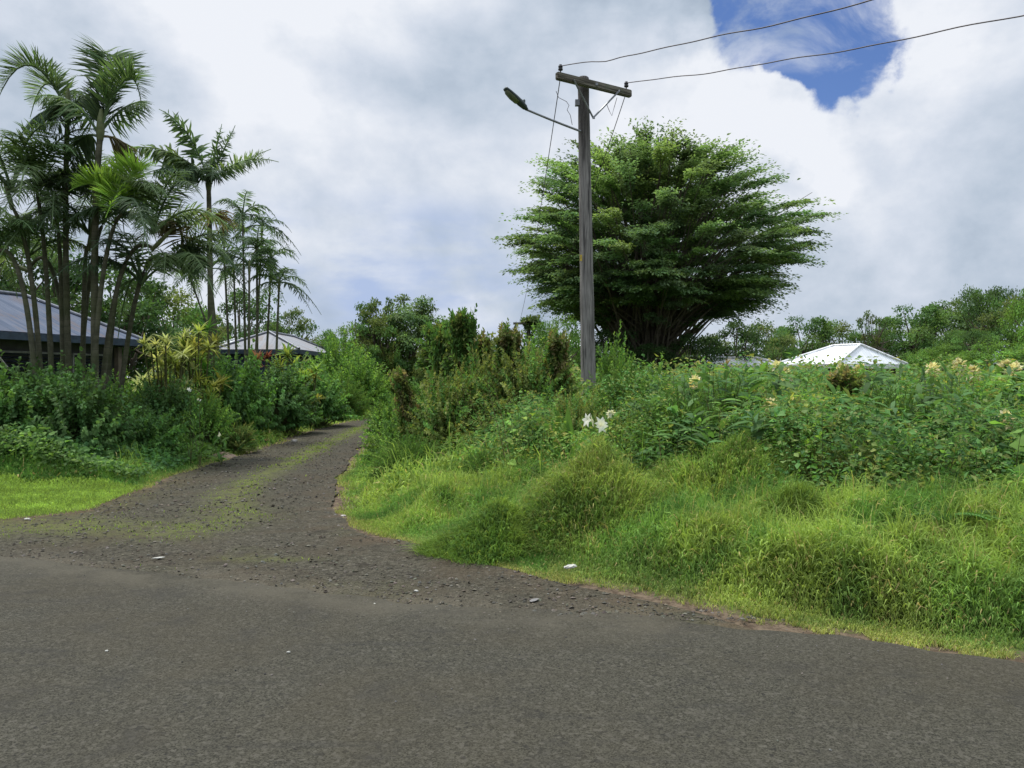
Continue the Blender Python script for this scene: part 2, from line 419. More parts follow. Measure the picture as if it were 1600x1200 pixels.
# soil and green ground
m, k = mat('ground_soil'); t = k.n('ShaderNodeTexCoord'); O = t.outputs['Object']
at = k.n('ShaderNodeAttribute'); at.attribute_name = 'col'; sp = k.n('ShaderNodeSeparateColor'); k.put(sp.inputs[0], at.outputs['Color'])
n1 = k.noise(O, 1.5, 6, .6); n2 = k.noise(O, 14, 5, .7)
gr = k.mix(k.mapr(n1, .35, .65), (.05, .085, .018), (.10, .13, .03)); gr = k.mix(k.mapr(n2, .45, .65), gr, (.045, .05, .02))
so = k.mix(k.mapr(n2, .35, .65), (.055, .040, .028), (.13, .10, .07))
c = k.mix(k.mapr(k.math('ADD', sp.outputs[0], k.math('MULTIPLY', k.math('SUBTRACT', n2, .5), .8)), .3, .7), gr, so)
finish(k, c, .95, .1, bump=n2, bstr=.6, bdist=.04); M_GROUND = m
m, k = mat('bare_dirt'); t = k.n('ShaderNodeTexCoord'); O = t.outputs['Object']; n2 = k.noise(O, 9, 7, .7)
c = k.mix(k.mapr(n2, .35, .65), (.10, .072, .05), (.26, .20, .15)); finish(k, c, .95, .1, bump=n2, bstr=1, bdist=.05); M_DIRT = m


def roof_mat(name, c1, c2, rust, fr=1.0, rough=.45, metal=.35):
    m, k = mat(name); t = k.n('ShaderNodeTexCoord'); sp = k.n('ShaderNodeSeparateXYZ'); k.put(sp.inputs[0], t.outputs['UV'])
    w = k.math('SINE', k.math('MULTIPLY', sp.outputs[0], 2 * pi / .19)); w2 = k.math('FRACT', k.math('MULTIPLY', sp.outputs[0], 1 / .76))
    n = k.noise(k.vec('MULTIPLY', t.outputs['UV'], (3.5, .5, 1)), 1.0, 6, .6); n2 = k.noise(t.outputs['UV'], .6, 4)
    c = k.mix(k.mapr(n, .35, .65), c1, c2); c = k.mix(k.mapr(w2, .0, .06, .3, 0), c, tuple(x * .6 for x in c1))
    if rust: c = k.mix(k.mapr(k.math('ADD', n, n2), .98, 1.2, 0, .6), c, rust)
    finish(k, c, rough, .12, metal, bump=w, bstr=.35, bdist=.02); return m


M_ROOF1 = roof_mat('blue_grey_iron', (.055, .075, .115), (.10, .12, .165), (.09, .07, .065), rough=.75, metal=0)
M_ROOF2 = roof_mat('pale_grey_iron', (.20, .21, .23), (.28, .29, .315), (.18, .15, .13), rough=.75, metal=0)
M_ROOF3 = roof_mat('white_iron', (.66, .69, .72), (.78, .80, .83), None, rough=.4, metal=.1)
M_FASC = plain('blue_fascia', (.035, .05, .075), .5); M_WALL = plain('dark_wall', (.045, .042, .042), .85, scale=3)
M_WALL2 = plain('brown_wall', (.10, .078, .06), .85, scale=3); M_LOUV = plain('louvre_glass', (.02, .024, .032), .15, spec=.6)
M_POST = plain('pale_post', (.30, .28, .26), .7); M_BLUEW = plain('dark_blue_wall', (.025, .035, .07), .7); M_GREYP = plain('grey_rail', (.16, .155, .15), .7)
M_CAP = plain('ridge_metal', (.15, .16, .185), .4, .4); M_CAPW = plain('white_ridge', (.72, .73, .75), .4, .1)

# ------------------------------------------------------------------ ground, road, track
EX = np.array([-80, -12, -4.57, -3.8, -1.97, -.9, .43, 1.26, 1.95, 2.81, 8, 80])
EY = np.array([20, 9.1, 6.86, 6.5, 5.92, 5.45, 5.12, 4.98, 4.68, 4.22, 2.6, -19])


def edge_y(x): return np.interp(x, EX, EY)


# right and left border of the gravel track, listed from the road outwards (same count)
RB = np.array([(1.7, 4.6), (1.0, 5.45), (0, 6.3), (-.98, 7.35), (-1.65, 8.1), (-2.2, 9.5), (-2.6, 11.4), (-3.1, 14.5), (-3.5, 18), (-3.7, 22), (-3.3, 27), (-1.5, 33), (2.5, 40), (9, 46)])
LB = np.array([(-9, 7.6), (-8.0, 8.25), (-6.3, 8.15), (-5.25, 8.9), (-5.2, 10), (-5.3, 11.5), (-5.5, 13), (-5.5, 15.2), (-5.65, 18.6), (-5.9, 23), (-5.7, 29), (-3.9, 35.5), (.5, 43), (7, 49.5)])


def dens(A, n=16):
    t = np.linspace(0, len(A) - 1, (len(A) - 1) * n + 1)
    def cr(ax):
        p = np.concatenate([[2 * ax[0] - ax[1]], ax, [2 * ax[-1] - ax[-2]]]); i = np.minimum(t.astype(int), len(ax) - 2); f = t - i
        p0, p1, p2, p3 = p[i], p[i + 1], p[i + 2], p[i + 3]
        return .5 * (2 * p1 + (p2 - p0) * f + (2 * p0 - 5 * p1 + 4 * p2 - p3) * f * f + (3 * p1 - p0 - 3 * p2 + p3) * f ** 3)
    return np.stack([cr(A[:, 0]), cr(A[:, 1])], 1)


RBd = dens(RB); LBd = dens(LB)
for A, o, i0, i1 in ((RBd, 1, 4, 34), (LBd, 9, 20, 60)):
    wn = sstep(np.arange(len(A)), i0, i1)
    A[:, 0] += (fb(A[:, 1], A[:, 0], 1.6, o) - .5) * .35 * wn; A[:, 1] += (fb(A[:, 0], A[:, 1], 1.9, o + 4) - .5) * .3 * wn
POLY = np.concatenate([RBd, LBd[::-1], [(-9, 6.5), (1.5, 3.5)]])


def in_poly(x, y, Pg=POLY):
    ins = np.zeros(x.shape, bool); j = len(Pg) - 1
    for i in range(len(Pg)):
        xi, yi = Pg[i]; xj, yj = Pg[j]
        if yi != yj: ins ^= ((yi > y) != (yj > y)) & (x < (xj - xi) * (y - yi) / (yj - yi) + xi)
        j = i
    return ins


def dist_open(x, y):
    """distance to the paved or gravelled area (0 inside)"""
    Pg = POLY[::4]; dd = np.full(x.shape, 1e9)
    A = Pg; Bq = np.roll(Pg, -1, 0)
    for (ax, ay), (bx, by) in zip(A, Bq):
        vx, vy = bx - ax, by - ay; L = vx * vx + vy * vy + 1e-9
        t = np.clip(((x - ax) * vx + (y - ay) * vy) / L, 0, 1)
        dd = np.minimum(dd, np.hypot(x - ax - t * vx, y - ay - t * vy))
    dd = np.where(in_poly(x, y), 0, dd)
    return np.minimum(dd, np.maximum(0, (y - edge_y(x)) * .95))


def TZ(x, y, dd=None):
    x = np.asarray(x, float); y = np.asarray(y, float)
    dd = dist_open(x, y) if dd is None else dd
    right = sstep(x + y * .12, -1.5, 1.5)
    h = sstep(dd, .15, 3.0) * (.10 + .22 * right) + (fb(x, y, .45, 3) - .5) * .3 * sstep(dd, .3, 3)
    return np.where(dd <= 0, -.012, h - .012)


def tz(x, y): return float(TZ(np.array([x]), np.array([y]))[0])


def axis(a, c, step, far):
    mid_ = np.arange(a, c, step); out = [c + step * 1.5 ** i for i in range(1, 60) if c + step * 1.5 ** i < far]; lo = [a - step * 1.5 ** i for i in range(1, 60) if a - step * 1.5 ** i > -far]
    return np.concatenate([[-far], lo[::-1], mid_, out, [far]])


gx = axis(-14, 16, .16, 2500); gy = axis(3, 26, .16, 2500)
X, Y = np.meshgrid(gx, gy, indexing='ij'); sh = X.shape
DDg = dist_open(X.ravel(), Y.ravel()).reshape(sh); Z = TZ(X, Y, DDg)
Z = Z + np.where(np.hypot(X, Y) > 60, -0.0, 0)
g = Geo(); i, j = np.meshgrid(np.arange(sh[0] - 1), np.arange(sh[1] - 1), indexing='ij'); n_ = sh[1]
dirt = np.exp(-(DDg / .38) ** 2) * .95
g.add(np.stack([X, Y, Z], -1).reshape(-1, 3), np.stack([i * n_ + j, (i + 1) * n_ + j, (i + 1) * n_ + j + 1, i * n_ + j + 1], -1).reshape(-1, 4), None,
      np.stack([dirt, dirt * 0, dirt * 0], -1).reshape(-1, 3))
setp(link('ground', g.mesh('ground', M_GROUND, True)), kind='structure')


def sheet(A, Bm, rows, name, matl, z, cf):
    """grid between two curves A -> Bm (n,2)"""
    v = np.linspace(0, 1, rows)[None, :, None]; W = A[:, None] * (1 - v) + Bm[:, None] * v; s_ = W.shape[:2]
    X, Y = W[..., 0], W[..., 1]; i, j = np.meshgrid(np.arange(s_[0] - 1), np.arange(s_[1] - 1), indexing='ij'); n_ = s_[1]
    g = Geo(); zz = z(X, Y) if callable(z) else np.full(s_, z)
    g.add(np.stack([X, Y, zz], -1).reshape(-1, 3), np.stack([i * n_ + j, i * n_ + j + 1, (i + 1) * n_ + j + 1, (i + 1) * n_ + j], -1).reshape(-1, 4), None, cf(X, Y).reshape(-1, 3))
    return link(name, g.mesh(name, matl, True))


MOSS = np.array([(-3.4, 7.9), (-3.15, 8.7), (-3.75, 10.2), (-3.97, 11.6), (-4.1, 13.5), (-4.4, 17.5), (-4.75, 24), (-4.6, 29), (-2.7, 34)])


def moss_at(x, y):
    dm = np.full(np.shape(x), 1e9); w = np.ones(np.shape(x)) * .4
    for (ax, ay), (bx, by) in zip(MOSS[:-1], MOSS[1:]):
        vx, vy = bx - ax, by - ay; t = np.clip(((x - ax) * vx + (y - ay) * vy) / (vx * vx + vy * vy), 0, 1)
        dm = np.minimum(dm, np.hypot(x - ax - t * vx, y - ay - t * vy))
    wid = np.where(y < 9.5, .42, np.where(y < 11, .30, .26))
    mm = np.exp(-(dm / wid) ** 2) * np.where(y < 9.5, .68, .95)
    mm += .12 * sstep(fb(x, y, .8, 7), .52, .7) * (y < 10.5)
    mm += .8 * np.exp(-(((x + 4.8) / 1.0) ** 2 + ((y - 8.2) / .5) ** 2))
    mm += .6 * np.exp(-(((x + 2.1) / .35) ** 2 + ((y - 6.7) / .12) ** 2))
    return np.clip(mm, 0, 1)


def gcf(X, Y):
    dR = np.min(np.hypot(X[..., None] - RBd[::6, 0], Y[..., None] - RBd[::6, 1]), -1); dL = np.min(np.hypot(X[..., None] - LBd[::6, 0], Y[..., None] - LBd[::6, 1]), -1)
    e_ = np.exp(-np.minimum(dR, dL) / .18)
    dp = Y - edge_y(X); return np.stack([np.clip(moss_at(X, Y) + .45 * np.exp(-dL / .3), 0, 1), e_, np.exp(-(np.maximum(dp, 0) / .28) ** 2) * (X < 1.5)], -1)


def gz(X, Y):
    rut = (np.exp(-((X + 3.2) / .4) ** 2) + np.exp(-((X + 5.0) / .35) ** 2)) * (Y > 9) * .02
    return .013 + (fb(X, Y, 1.3, 2) - .5) * .035 * sstep(Y - edge_y(X), .5, 1.1) - rut * .5


track = sheet(LBd, RBd, 70, 'gravel_track', M_GRAV, gz, gcf); setp(track, kind='structure')
xs = np.concatenate([np.linspace(-80, -12, 30)[:-1], np.linspace(-12, 9, 420), np.linspace(9, 80, 30)[1:]])
ey = edge_y(xs) + (fb(xs, xs * 0, 1.7, 3) - .5) * .28 + (vn(xs, xs * 0, 7, 5) - .5) * .08
ed = np.stack([xs, ey], 1); nr = np.stack([xs - 2.2, ey - 8.0], 1)


def acf(X, Y):
    de = edge_y(X) - Y; p = np.exp(-((de - .18) / .26) ** 2) * sstep(X, 2.2, .2) + .25 * np.exp(-de / .2)
    return np.stack([np.clip(p, 0, 1), p * 0, p * 0], -1)


setp(sheet(nr, ed, 120, 'road', M_ASPH, lambda X, Y: .030 + .03 * sstep(edge_y(X) - Y, 0, 3) - .014 * sstep(edge_y(X) - Y, .25, -.14) + (fb(X, Y, .7, 4) - .5) * .012, acf), kind='structure')
# far side of the road behind the viewpoint stays plain ground

# loose stones: one stuff object
oc = np.array([[1, 0, 0], [-1, 0, 0], [0, 1, 0], [0, -1, 0], [0, 0, .8], [0, 0, -.6]], float)
OCT = (oc, EQ, np.array([[0, 2, 4], [2, 1, 4], [1, 3, 4], [3, 0, 4], [2, 0, 5], [1, 2, 5], [3, 1, 5], [0, 3, 5]]))
n = 60000; x = U(-7, 2.2, n); y = 5 + U(0, 1, n) ** 1.6 * 16; ok = in_poly(x, y) | ((y > edge_y(x) - .3) & (y < edge_y(x) + .25)); keep = ok & (U(0, 1, n) < .25 + .75 * fb(x, y, 1.6, 8)); x, y = x[keep], y[keep]
n = len(x); s_ = .004 + .017 * U(0, 1, n) ** 4.0; s_ *= np.where(y > 9, 1.3, 1)
Mx = frames(R.normal(0, 1, (n, 3)) * [1, 1, .25], np.tile([0, 0, 1.], (n, 1)), s_ * U(.6, 1.3, n), s_, s_ * U(.5, .9, n))
g = Geo(); g.stamp(OCT, Mx, np.stack([x, y, np.full(n, .014) + s_ * .2], 1), vary([(.06, .055, .043), (.08, .073, .057), (.045, .04, .03), (.12, .11, .09)], n))
xr = U(-6, 6, 900); yr = edge_y(xr) - U(0, 1, 900) ** 2 * 3.5; n = 900; s_ = .003 + .005 * U(0, 1, n) ** 3
g.stamp(OCT, frames(R.normal(0, 1, (n, 3)) * [1, 1, .2], np.tile([0, 0, 1.], (n, 1)), s_, s_, s_ * .7), np.stack([xr, yr, np.full(n, .05)], 1), vary([(.03, .03, .03), (.12, .11, .1)], n))
ms, k = mat('stone'); at = k.n('ShaderNodeAttribute'); at.attribute_name = 'col'; finish(k, at.outputs['Color'], .85, .2)
setp(link('gravel', g.mesh('gravel', ms)), 'loose grey stones scattered over the track entrance', kind='stuff')
DMP = []
for px, py, r, hh in ((235, 706, .42, .20), (350, 703, .38, .16), (435, 664, .7, .16), (268, 699, .28, .16)):
    Yd = CH * F / (py + 12 - HZ); xx = (px - 800) / F * Yd
    DMP.append((xx, Yd, r))
    th = np.linspace(0, 2 * pi, 25)[:-1]; rr = np.linspace(0, 1, 9); A_, B_ = np.meshgrid(rr, th, indexing='ij')
    rad = r * A_ * (1 + .3 * (vn(np.cos(B_) * 2 + px, np.sin(B_) * 2, 1.3) - .5) * 2); hx = rad * np.cos(B_); hy = rad * np.sin(B_) * .7
    hz = hh * (1 - A_ ** 2) ** 1.0 * (.7 + .6 * vn(hx + px, hy, 5)) - .04
    g = Geo(); i, j = np.meshgrid(np.arange(8), np.arange(24), indexing='ij')
    g.add(np.stack([hx, hy, hz], -1).reshape(-1, 3), np.stack([i * 24 + j, (i + 1) * 24 + j, (i + 1) * 24 + (j + 1) % 24, i * 24 + (j + 1) % 24], -1).reshape(-1, 4))
    s_, K_ = 40, 1
    o = link('dirt_mound', g.mesh('dirt_mound', M_DIRT, True), loc=(xx, Yd, tz(xx, Yd)))
    lab = {235: 'low bare brown earth heap left of the grass tongue beside the track', 350: 'small bare earth heap at the track edge under the white flower',
           435: 'long pinkish bare earth bank below the big dark bush on the track side', 268: 'small dark earth heap directly behind the leftmost brown one'}[px]
    setp(o, lab, 'dirt heap', 'heaps of bare earth beside the track')

# ------------------------------------------------------------------ grass (stuff)
MOUNDS = [(915, 7.3, .80, .80), (1130, 7.6, .84, .66), (765, 7.1, .50, .27), (1235, 6.35, .5, .36)]


def blades(g, x, y, z, h, w, col, lean=.5, dirn=None):
    n = len(x); a = U(0, 2 * pi, n); ln = lean * U(.3, 1.4, n)
    lx, ly = np.cos(a) * ln, np.sin(a) * ln
    if dirn is not None: lx = lx * .5 + dirn[0] * .8; ly = ly * .5 + dirn[1] * .8
    fa = U(0, pi, n); wx, wy = np.cos(fa) * w / 2, np.sin(fa) * w / 2
    b0 = np.stack([x, y, z], 1); W = np.stack([wx, wy, wx * 0], 1)
    md = b0 + np.stack([lx * h * .35, ly * h * .35, h * .62], 1); tp = b0 + np.stack([lx * h, ly * h, h * (1.0 - .35 * np.minimum(ln, 1))], 1)
    V = np.stack([b0 - W, b0 + W, md + W * .8, md - W * .8, tp], 1).reshape(-1, 3); o = (np.arange(n) * 5)[:, None]
    g.add(V, o + np.array([[0, 1, 2, 3]]), o + np.array([[3, 2, 4]]), np.repeat(col, 5, 0))


G_GREEN = np.array([.10, .19, .04]); G_YEL = np.array([.185, .258, .055]); G_DEEP = np.array([.055, .14, .028]); G_STRAW = np.array([.30, .25, .11])
g = Geo()


def mat_blades(g, x, y, z, L, w, col, upb=.55, bend=.35):
    """short blades lying in every direction, upward on the whole: matted grass"""
    n = len(x); d = norm(R.normal(0, 1, (n, 3)) * [1, 1, .6] + [0, 0, upb]); d[:, 2] = np.where(d[:, 2] < -.1, -d[:, 2], d[:, 2])
    sd = norm(np.cross(d, norm(R.normal(0, 1, (n, 3)) + [0, 0, .8]))) * (w / 2)[:, None]; b0 = np.stack([x, y, z], 1); L = L[:, None]
    md = b0 + d * L * .55 + [0, 0, .02]; tp = b0 + d * L + np.array([0, 0, -1.]) * L * bend * U(.2, 1.2, (n, 1))
    V = np.stack([b0 - sd * .6, b0 + sd * .6, md + sd, md - sd, tp], 1).reshape(-1, 3); o = (np.arange(n) * 5)[:, None]
    g.add(V, o + np.array([[0, 1, 2, 3]]), o + np.array([[3, 2, 4]]), np.repeat(col, 5, 0))


def grass_h(x, y, dd):
    """height of the grass canopy above the soil"""
    left = x < -4.2; lump = fb(x, y, 1.15, 2); l2 = vn(x, y, 2.6, 9)
    bank = sstep(x, .8, 2.2)
    h = sstep(dd, .12, 1.0) * (.05 + .20 * sstep(lump, .25, .75) + .10 * l2 + .07 * vn(x, y, 5.5, 13))
    hb = sstep(dd, .32 + .12 * l2, .80) * (.20 + .15 * sstep(lump, .2, .8) + .10 * l2 + .12 * vn(x, y, 5.5, 13))
    h = h * (1 - bank) + hb * bank
    h = h * (1 - .6 * sstep(dd, 1.9, 3.0)); h = np.where(left, sstep(dd, .1, .8) * (.06 + .3 * lump) * (.2 + .8 * sstep(y, 10.6, 12.6)), h)
    return h


def grass_zone(n, xr, yr, wd, Ls=1.0, maxd=30):
    x = U(*xr, n); y = U(*yr, n); vis = np.abs(x) < y * .80 + 2.0; x, y = x[vis], y[vis]
    dd = dist_open(x, y)
    prob = np.clip(sstep(dd, -.04, .16) * .75 + .25 + (fb(x, y, 2.2, 6) - .5) * 1.3 - .35 * (dd < .15) - .85 * ((x > .3) & (dd < .36) & (fb(x, y, 2.6, 19) > .50 - .25 * ((x > .5) & (x < 2.2) & (dd < .28)))), .0, 1)
    lawn = (x < -4.6) & (y < 10.9 + 1.1 * vn(x, y, 1.1, 5)); prob = np.where(lawn, .8, prob) * (1 - .8 * sstep(dd, 1.9, 3.0) * (x > -3) * (y < 16))
    k_ = (dd > .005) & (U(0, 1, len(x)) < prob) & (dd < maxd); x, y, dd, lawn = x[k_], y[k_], dd[k_], lawn[k_]
    for mx_, my_, mr_ in DMP:
        q_ = np.hypot((x - mx_) / mr_, (y - my_) / (mr_ * .9)) > .85 * U(.7, 1.2, len(x)); x, y, dd, lawn = x[q_], y[q_], dd[q_], lawn[q_]
    n = len(x); z = TZ(x, y, dd); h = grass_h(x, y, dd); h = np.where(lawn, .02 + .05 * vn(x, y, 1.5, 6) + .12 * sstep(y, 10.6, 11.8), h)
    u = U(0, 1, n); zz = z + h * (1 - .75 * u ** 1.7)
    tn = fb(x, y, .8, 11)[:, None]; t2 = fb(x, y, 2.4, 12)[:, None]
    c = G_GREEN * (1 - sstep(tn, .38, .62)) + G_YEL * sstep(tn, .38, .62)
    c = c * (1 - .8 * sstep(t2, .5, .68)) + G_DEEP * .8 * sstep(t2, .5, .68)
    ed_ = np.exp(-(dd / np.where(x > .3, .36, .15)) ** 2)[:, None]; mixr = ed_ * (U(0, 1, (n, 1)) < .85)
    c = c * (1 - mixr * .85) + (G_YEL * .35 + G_STRAW * .65) * mixr * .85
    c = np.where(U(0, 1, (n, 1)) < .045, G_STRAW, c)
    c = np.where(lawn[:, None], G_YEL * (.75 + .4 * tn) * np.array([.92, 1.0, .9]) * (.8 + .4 * t2), c) * U(.65, 1.3, (n, 1))
    L = np.where(lawn, .035, np.clip(.045 + h * .32, .04, .16)) * Ls * U(.55, 1.4, n)
    mat_blades(g, x, y, zz, L, wd * U(.6, 1.4, n) * np.where(h > .1, 1.15, .8), c, .6)
    k_ = (U(0, 1, n) < .16) & (~lawn); blades(g, x[k_], y[k_], zz[k_] - .03, L[k_] * 2.1, np.full(k_.sum(), wd * .75), c[k_] * 1.1, .75)


grass_zone(700000, (-3.2, 9), (3.2, 9.2), .0072, .85)
grass_zone(200000, (-12, -2.5), (6.5, 13.0), .009)
grass_zone(170000, (-14, 14), (9.2, 16.0), .016, 1.3)
grass_zone(80000, (-14, 6), (16.0, 40.0), .035, 2)
grass_zone(50000, (-22, 16), (40.0, 75.0), .09, 4)
# taller seed stems standing over the mat
x = U(-3, 6, 16000); y = U(4.6, 9, 16000); dd = dist_open(x, y); k_ = (dd > .5) & (fb(x, y, 1.4, 17) > .5); x, y, dd = x[k_], y[k_], dd[k_]
blades(g, x, y, TZ(x, y, dd) + grass_h(x, y, dd) * .6, U(.10, .30, len(x)), np.full(len(x), .004), vary([G_YEL, G_STRAW, G_GREEN], len(x)), .5)
# sparse tufts in the mossy middle of the track
x = U(-6, .5, 90000); y = U(6.2, 30, 90000); mm = moss_at(x, y); k_ = in_poly(x, y) & (U(0, 1, len(x)) < mm * sstep(fb(x, y, 3.5, 3), .42, .62) * .8); x, y = x[k_], y[k_]
blades(g, x, y, np.full(len(x), .012), U(.012, .045, len(x)), np.where(y > 12, .016, .008), G_YEL * U(.55, 1.0, (len(x), 1)), .9)
setp(link('grass', g.mesh('grass', M_GRASS)), 'grass and low weeds along the verges and track', kind='stuff')

# grass mounds: things
for px, Ym, r, hh in MOUNDS:
    xx = (px - 800) / F * Ym; g = Geo(); n = 30000 if hh > .4 else 18000
    th = U(0, 2 * pi, n); rr = np.sqrt(U(0, 1.15, n)); wob = 1 + .35 * (vn(np.cos(th) * 1.4 + px, np.sin(th) * 1.4, 1.2) - .5) * 2
    rx = r * rr * np.cos(th) * wob * 1.12; ry = r * rr * np.sin(th) * wob * .9
    top_ = hh * np.clip(1 - np.hypot(rr * np.cos(th) + .16 * sin(px), rr * np.sin(th)) ** 1.5, 0, 1) * (.55 + .8 * fb(rx + px, ry, 3.0, 3)) + (.10 + .10 * vn(rx, ry, 6, 3)) * np.clip(1.15 - rr, 0, 1)
    u = U(0, 1, n); z = top_ * (1 - .35 * u ** 2)
    tn = fb(rx + px, ry, 2.5, 5)[:, None]
    pal = [np.array([.14, .225, .045]), np.array([.20, .275, .06]), np.array([.25, .24, .09])] if hh > .4 else [np.array([.08, .15, .028]), np.array([.13, .20, .036]), np.array([.13, .18, .03])]
    c = pal[0] * (1 - sstep(tn, .35, .6)) + pal[1] * sstep(tn, .35, .6); t4 = fb(rx + px, ry, 4.5, 15)[:, None]; c = c * (1 - .55 * sstep(t4, .5, .62)) + np.array([.06, .125, .026]) * .55 * sstep(t4, .5, .62); c = np.where(U(0, 1, (n, 1)) < .12, pal[2], c) * U(.6, 1.3, (n, 1))
    hf = int(n * .6)
    mat_blades(g, rx[:hf], ry[:hf], z[:hf], U(.05, .13, hf), .0075 * U(.7, 1.4, hf), c[:hf], .5)
    blades(g, rx[hf:], ry[hf:], z[hf:] - .05, U(.06, .24, n - hf), .0055 * U(.7, 1.4, n - hf), c[hf:], 1.2, (np.cos(th[hf:]) * rr[hf:] * 1.2, np.sin(th[hf:]) * rr[hf:] * 1.2))
    # creeping leaves over the mound
    m_ = 1500; th = U(0, 2 * pi, m_); rr = np.sqrt(U(0, 1, m_)); rx = r * rr * np.cos(th); ry = r * rr * np.sin(th) * .85; z = hh * (1 - rr ** 1.5) * .75 + U(.03, .14, m_)
    L = U(.025, .055, m_); g.stamp(DIAW, frames(R.normal(0, 1, (m_, 3)) + [0, 0, -.2], np.tile([0, 0, 1.], (m_, 1)) + R.normal(0, .3, (m_, 3)), L, L, L), np.stack([rx, ry, z], 1), vary([(.07, .13, .025), (.12, .17, .03)], m_))
    lab = {915: 'tallest rounded grass hummock on the verge in front of the white lilies', 1130: 'yellowish round grass hummock, second tallest on the verge, right of the tallest',
           765: 'low dark green grass hummock at the gravel edge left of the tallest one', 1235: 'low bright green hummock just right of the yellowish round one'}[px]
    setp(link('grass_mound', g.mesh('grass_mound', M_GRASS), loc=(xx, Ym, tz(xx, Ym) - .02)), lab, 'grass mound', 'grass hummocks on the verge')

# ------------------------------------------------------------------ undergrowth (stuff) on the right
OL = [(.10, .14, .035), (.135, .165, .045)]; GR = [(.06, .135, .03), (.08, .165, .038)]; DK = [(.035, .08, .022), (.048, .105, .03)]; BR = [(.14, .25, .045), (.11, .215, .04)]; DRY = [(.19, .16, .075), (.16, .14, .06)]


def canopy(x, y):
    """height of the weeds above the ground"""
    y = y + 1.4 * sstep(x, 1.6, 4.0); a = np.interp(y, [6.0, 6.8, 7.8, 9.0, 11, 13, 30], [.35, .6, .9, 1.12, 1.28, 1.4, 1.5])
    a = a * (1 - .24 * np.exp(-((x - y * .1) / .7) ** 2) * sstep(y, 8, 10)); a = a * (.72 + .5 * fb(x, y, .6, 21)) * (.85 + .3 * vn(x, y, 1.5, 23)); return np.minimum(a, np.where(x > y * .12, 1.6 + 14 / F * y - .42, 9) * (.93 + .07 * vn(x, y, 2, 3)))


def scatter(n, xr, yr, mind=1.0):
    x = U(*xr, n); y = U(*yr, n); dd = dist_open(x, y); k_ = (dd > mind) & (np.abs(x) < y * .82 + 1.8)
    return x[k_], y[k_], dd[k_]


g = Geo(); gs = Geo()


def weeds(n, xr, yr, K, tm, ll, col, hm=1.0, mask=None, spread=.25, mind=1.3, **kw):
    x, y, dd = scatter(n, xr, yr, mind)
    if mask is not None: k_ = mask(x, y); x, y, dd = x[k_], y[k_], dd[k_]
    h = canopy(x, y) * hm * U(.6, 1.12, len(x)) * sstep(dd, mind - .6, mind + 1.6)
    z = TZ(x, y, dd); B = np.stack([x, y, z], 1); T = B + np.stack([R.normal(0, spread, len(x)) * h, R.normal(0, spread, len(x)) * h - .1 * h, h], 1)
    shoots(g, gs, B, T, K, tm, ll, col, **kw)


zone = lambda x, y: fb(x, y, .38, 31)
rt = (-3.4, 14)
weeds(2600, rt, (6.2, 14), 22, DIA, .07, OL + GR, mask=lambda x, y: zone(x, y) < .50, spread=.22)
weeds(1500, rt, (6.2, 13), 16, HEART, .085, GR + BR, .82, mask=lambda x, y: (zone(x, y) > .42) & (zone(x, y) < .6))
gin = lambda x, y: (x > y * .17) & (y > 7.6) & (fb(x, y, .5, 41) > .33)
weeds(2000, (.5, 14), (7.4, 19), 13, LANCEW, .34, GR + DK + [(.06, .13, .045)], 1.0, mask=gin, spread=.12, ang=1.0, flat2=True, droop=.35, stem_r=.008, taper=.35)
weeds(900, (-3, 16), (14, 24), 20, DIAW, .13, GR + OL, 1.0, spread=.2)
weeds(1700, rt, (5.6, 9), 12, DIAW, .05, BR + GR + OL, .75, spread=.35, mind=1.5)
# carpet of creeper leaves lying over the weeds
def carpet(n, xr, yr, tm, ll, col, mind=1.5, mask=None, hm=.86):
    x, y, dd = scatter(n, xr, yr, mind)
    if mask is not None: k_ = mask(x, y); x, y, dd = x[k_], y[k_], dd[k_]
    n = len(x); h = canopy(x, y) * hm * sstep(dd, mind - .7, mind + 1.4) * (.35 + 1.25 * fb(x, y, 1.35, 25)) * (1 - .6 * U(0, 1, n) ** 2)
    L = ll * U(.55, 1.3, n); dv = R.normal(0, 1, (n, 3)) * [1, 1, .5] + [0, -.5, -.15]
    zn = sstep(fb(x, y, .55, 29), .35, .65)[:, None]; c = vary(col, n, .2) * (.75 + .6 * fb(x, y, 1.3, 27))[:, None] * (np.array([1.35, 1.15, 1.0]) * zn + np.array([.85, .95, 1.1]) * (1 - zn))
    g.stamp(tm, frames(dv, R.normal(0, .45, (n, 3)) + [0, -.35, 1], L, L, L), np.stack([x, y, TZ(x, y, dd) + h], 1), c)


carpet(60000, (-3.4, 6), (6.0, 13.5), DIA, .055, GR + OL + GR + DK)
carpet(40000, (1, 12), (5.6, 16), DIAW, .07, GR + DK + OL, mask=lambda x, y: zone(x, y) < .55)
carpet(46000, (-3.4, 12), (5.8, 15), DIAN, .11, GR + OL + GR, mask=lambda x, y: fb(x, y, .5, 57) > .44, hm=.92)
carpet(4500, (-3.4, 12), (5.8, 14), HEART, .10, BR + GR + GR, mask=lambda x, y: fb(x, y, .7, 51) > .55)
carpet(30000, (-6, 16), (13, 24), DIAW, .11, GR + OL, 2.0, hm=1.0)
x, y, dd = scatter(7000, (-3, 12), (7.4, 15), 1.6); k_ = fb(x, y, .8, 61) > .52; x, y, dd = x[k_], y[k_], dd[k_]; h = canopy(x, y) * U(.5, 1.0, len(x))
blades(g, x, y, TZ(x, y, dd), h, .011 * U(.6, 1.4, len(x)), vary([G_GREEN, G_YEL * .8, G_DEEP], len(x)), .45)
carpet(34000, (-11.5, -5.4), (11.4, 17), DIAW, .07, GR + DK + DK, .35, hm=.42)
carpet(5000, (-11.5, -5.4), (11.8, 17), HEART, .10, GR + DK, .5, hm=.5)
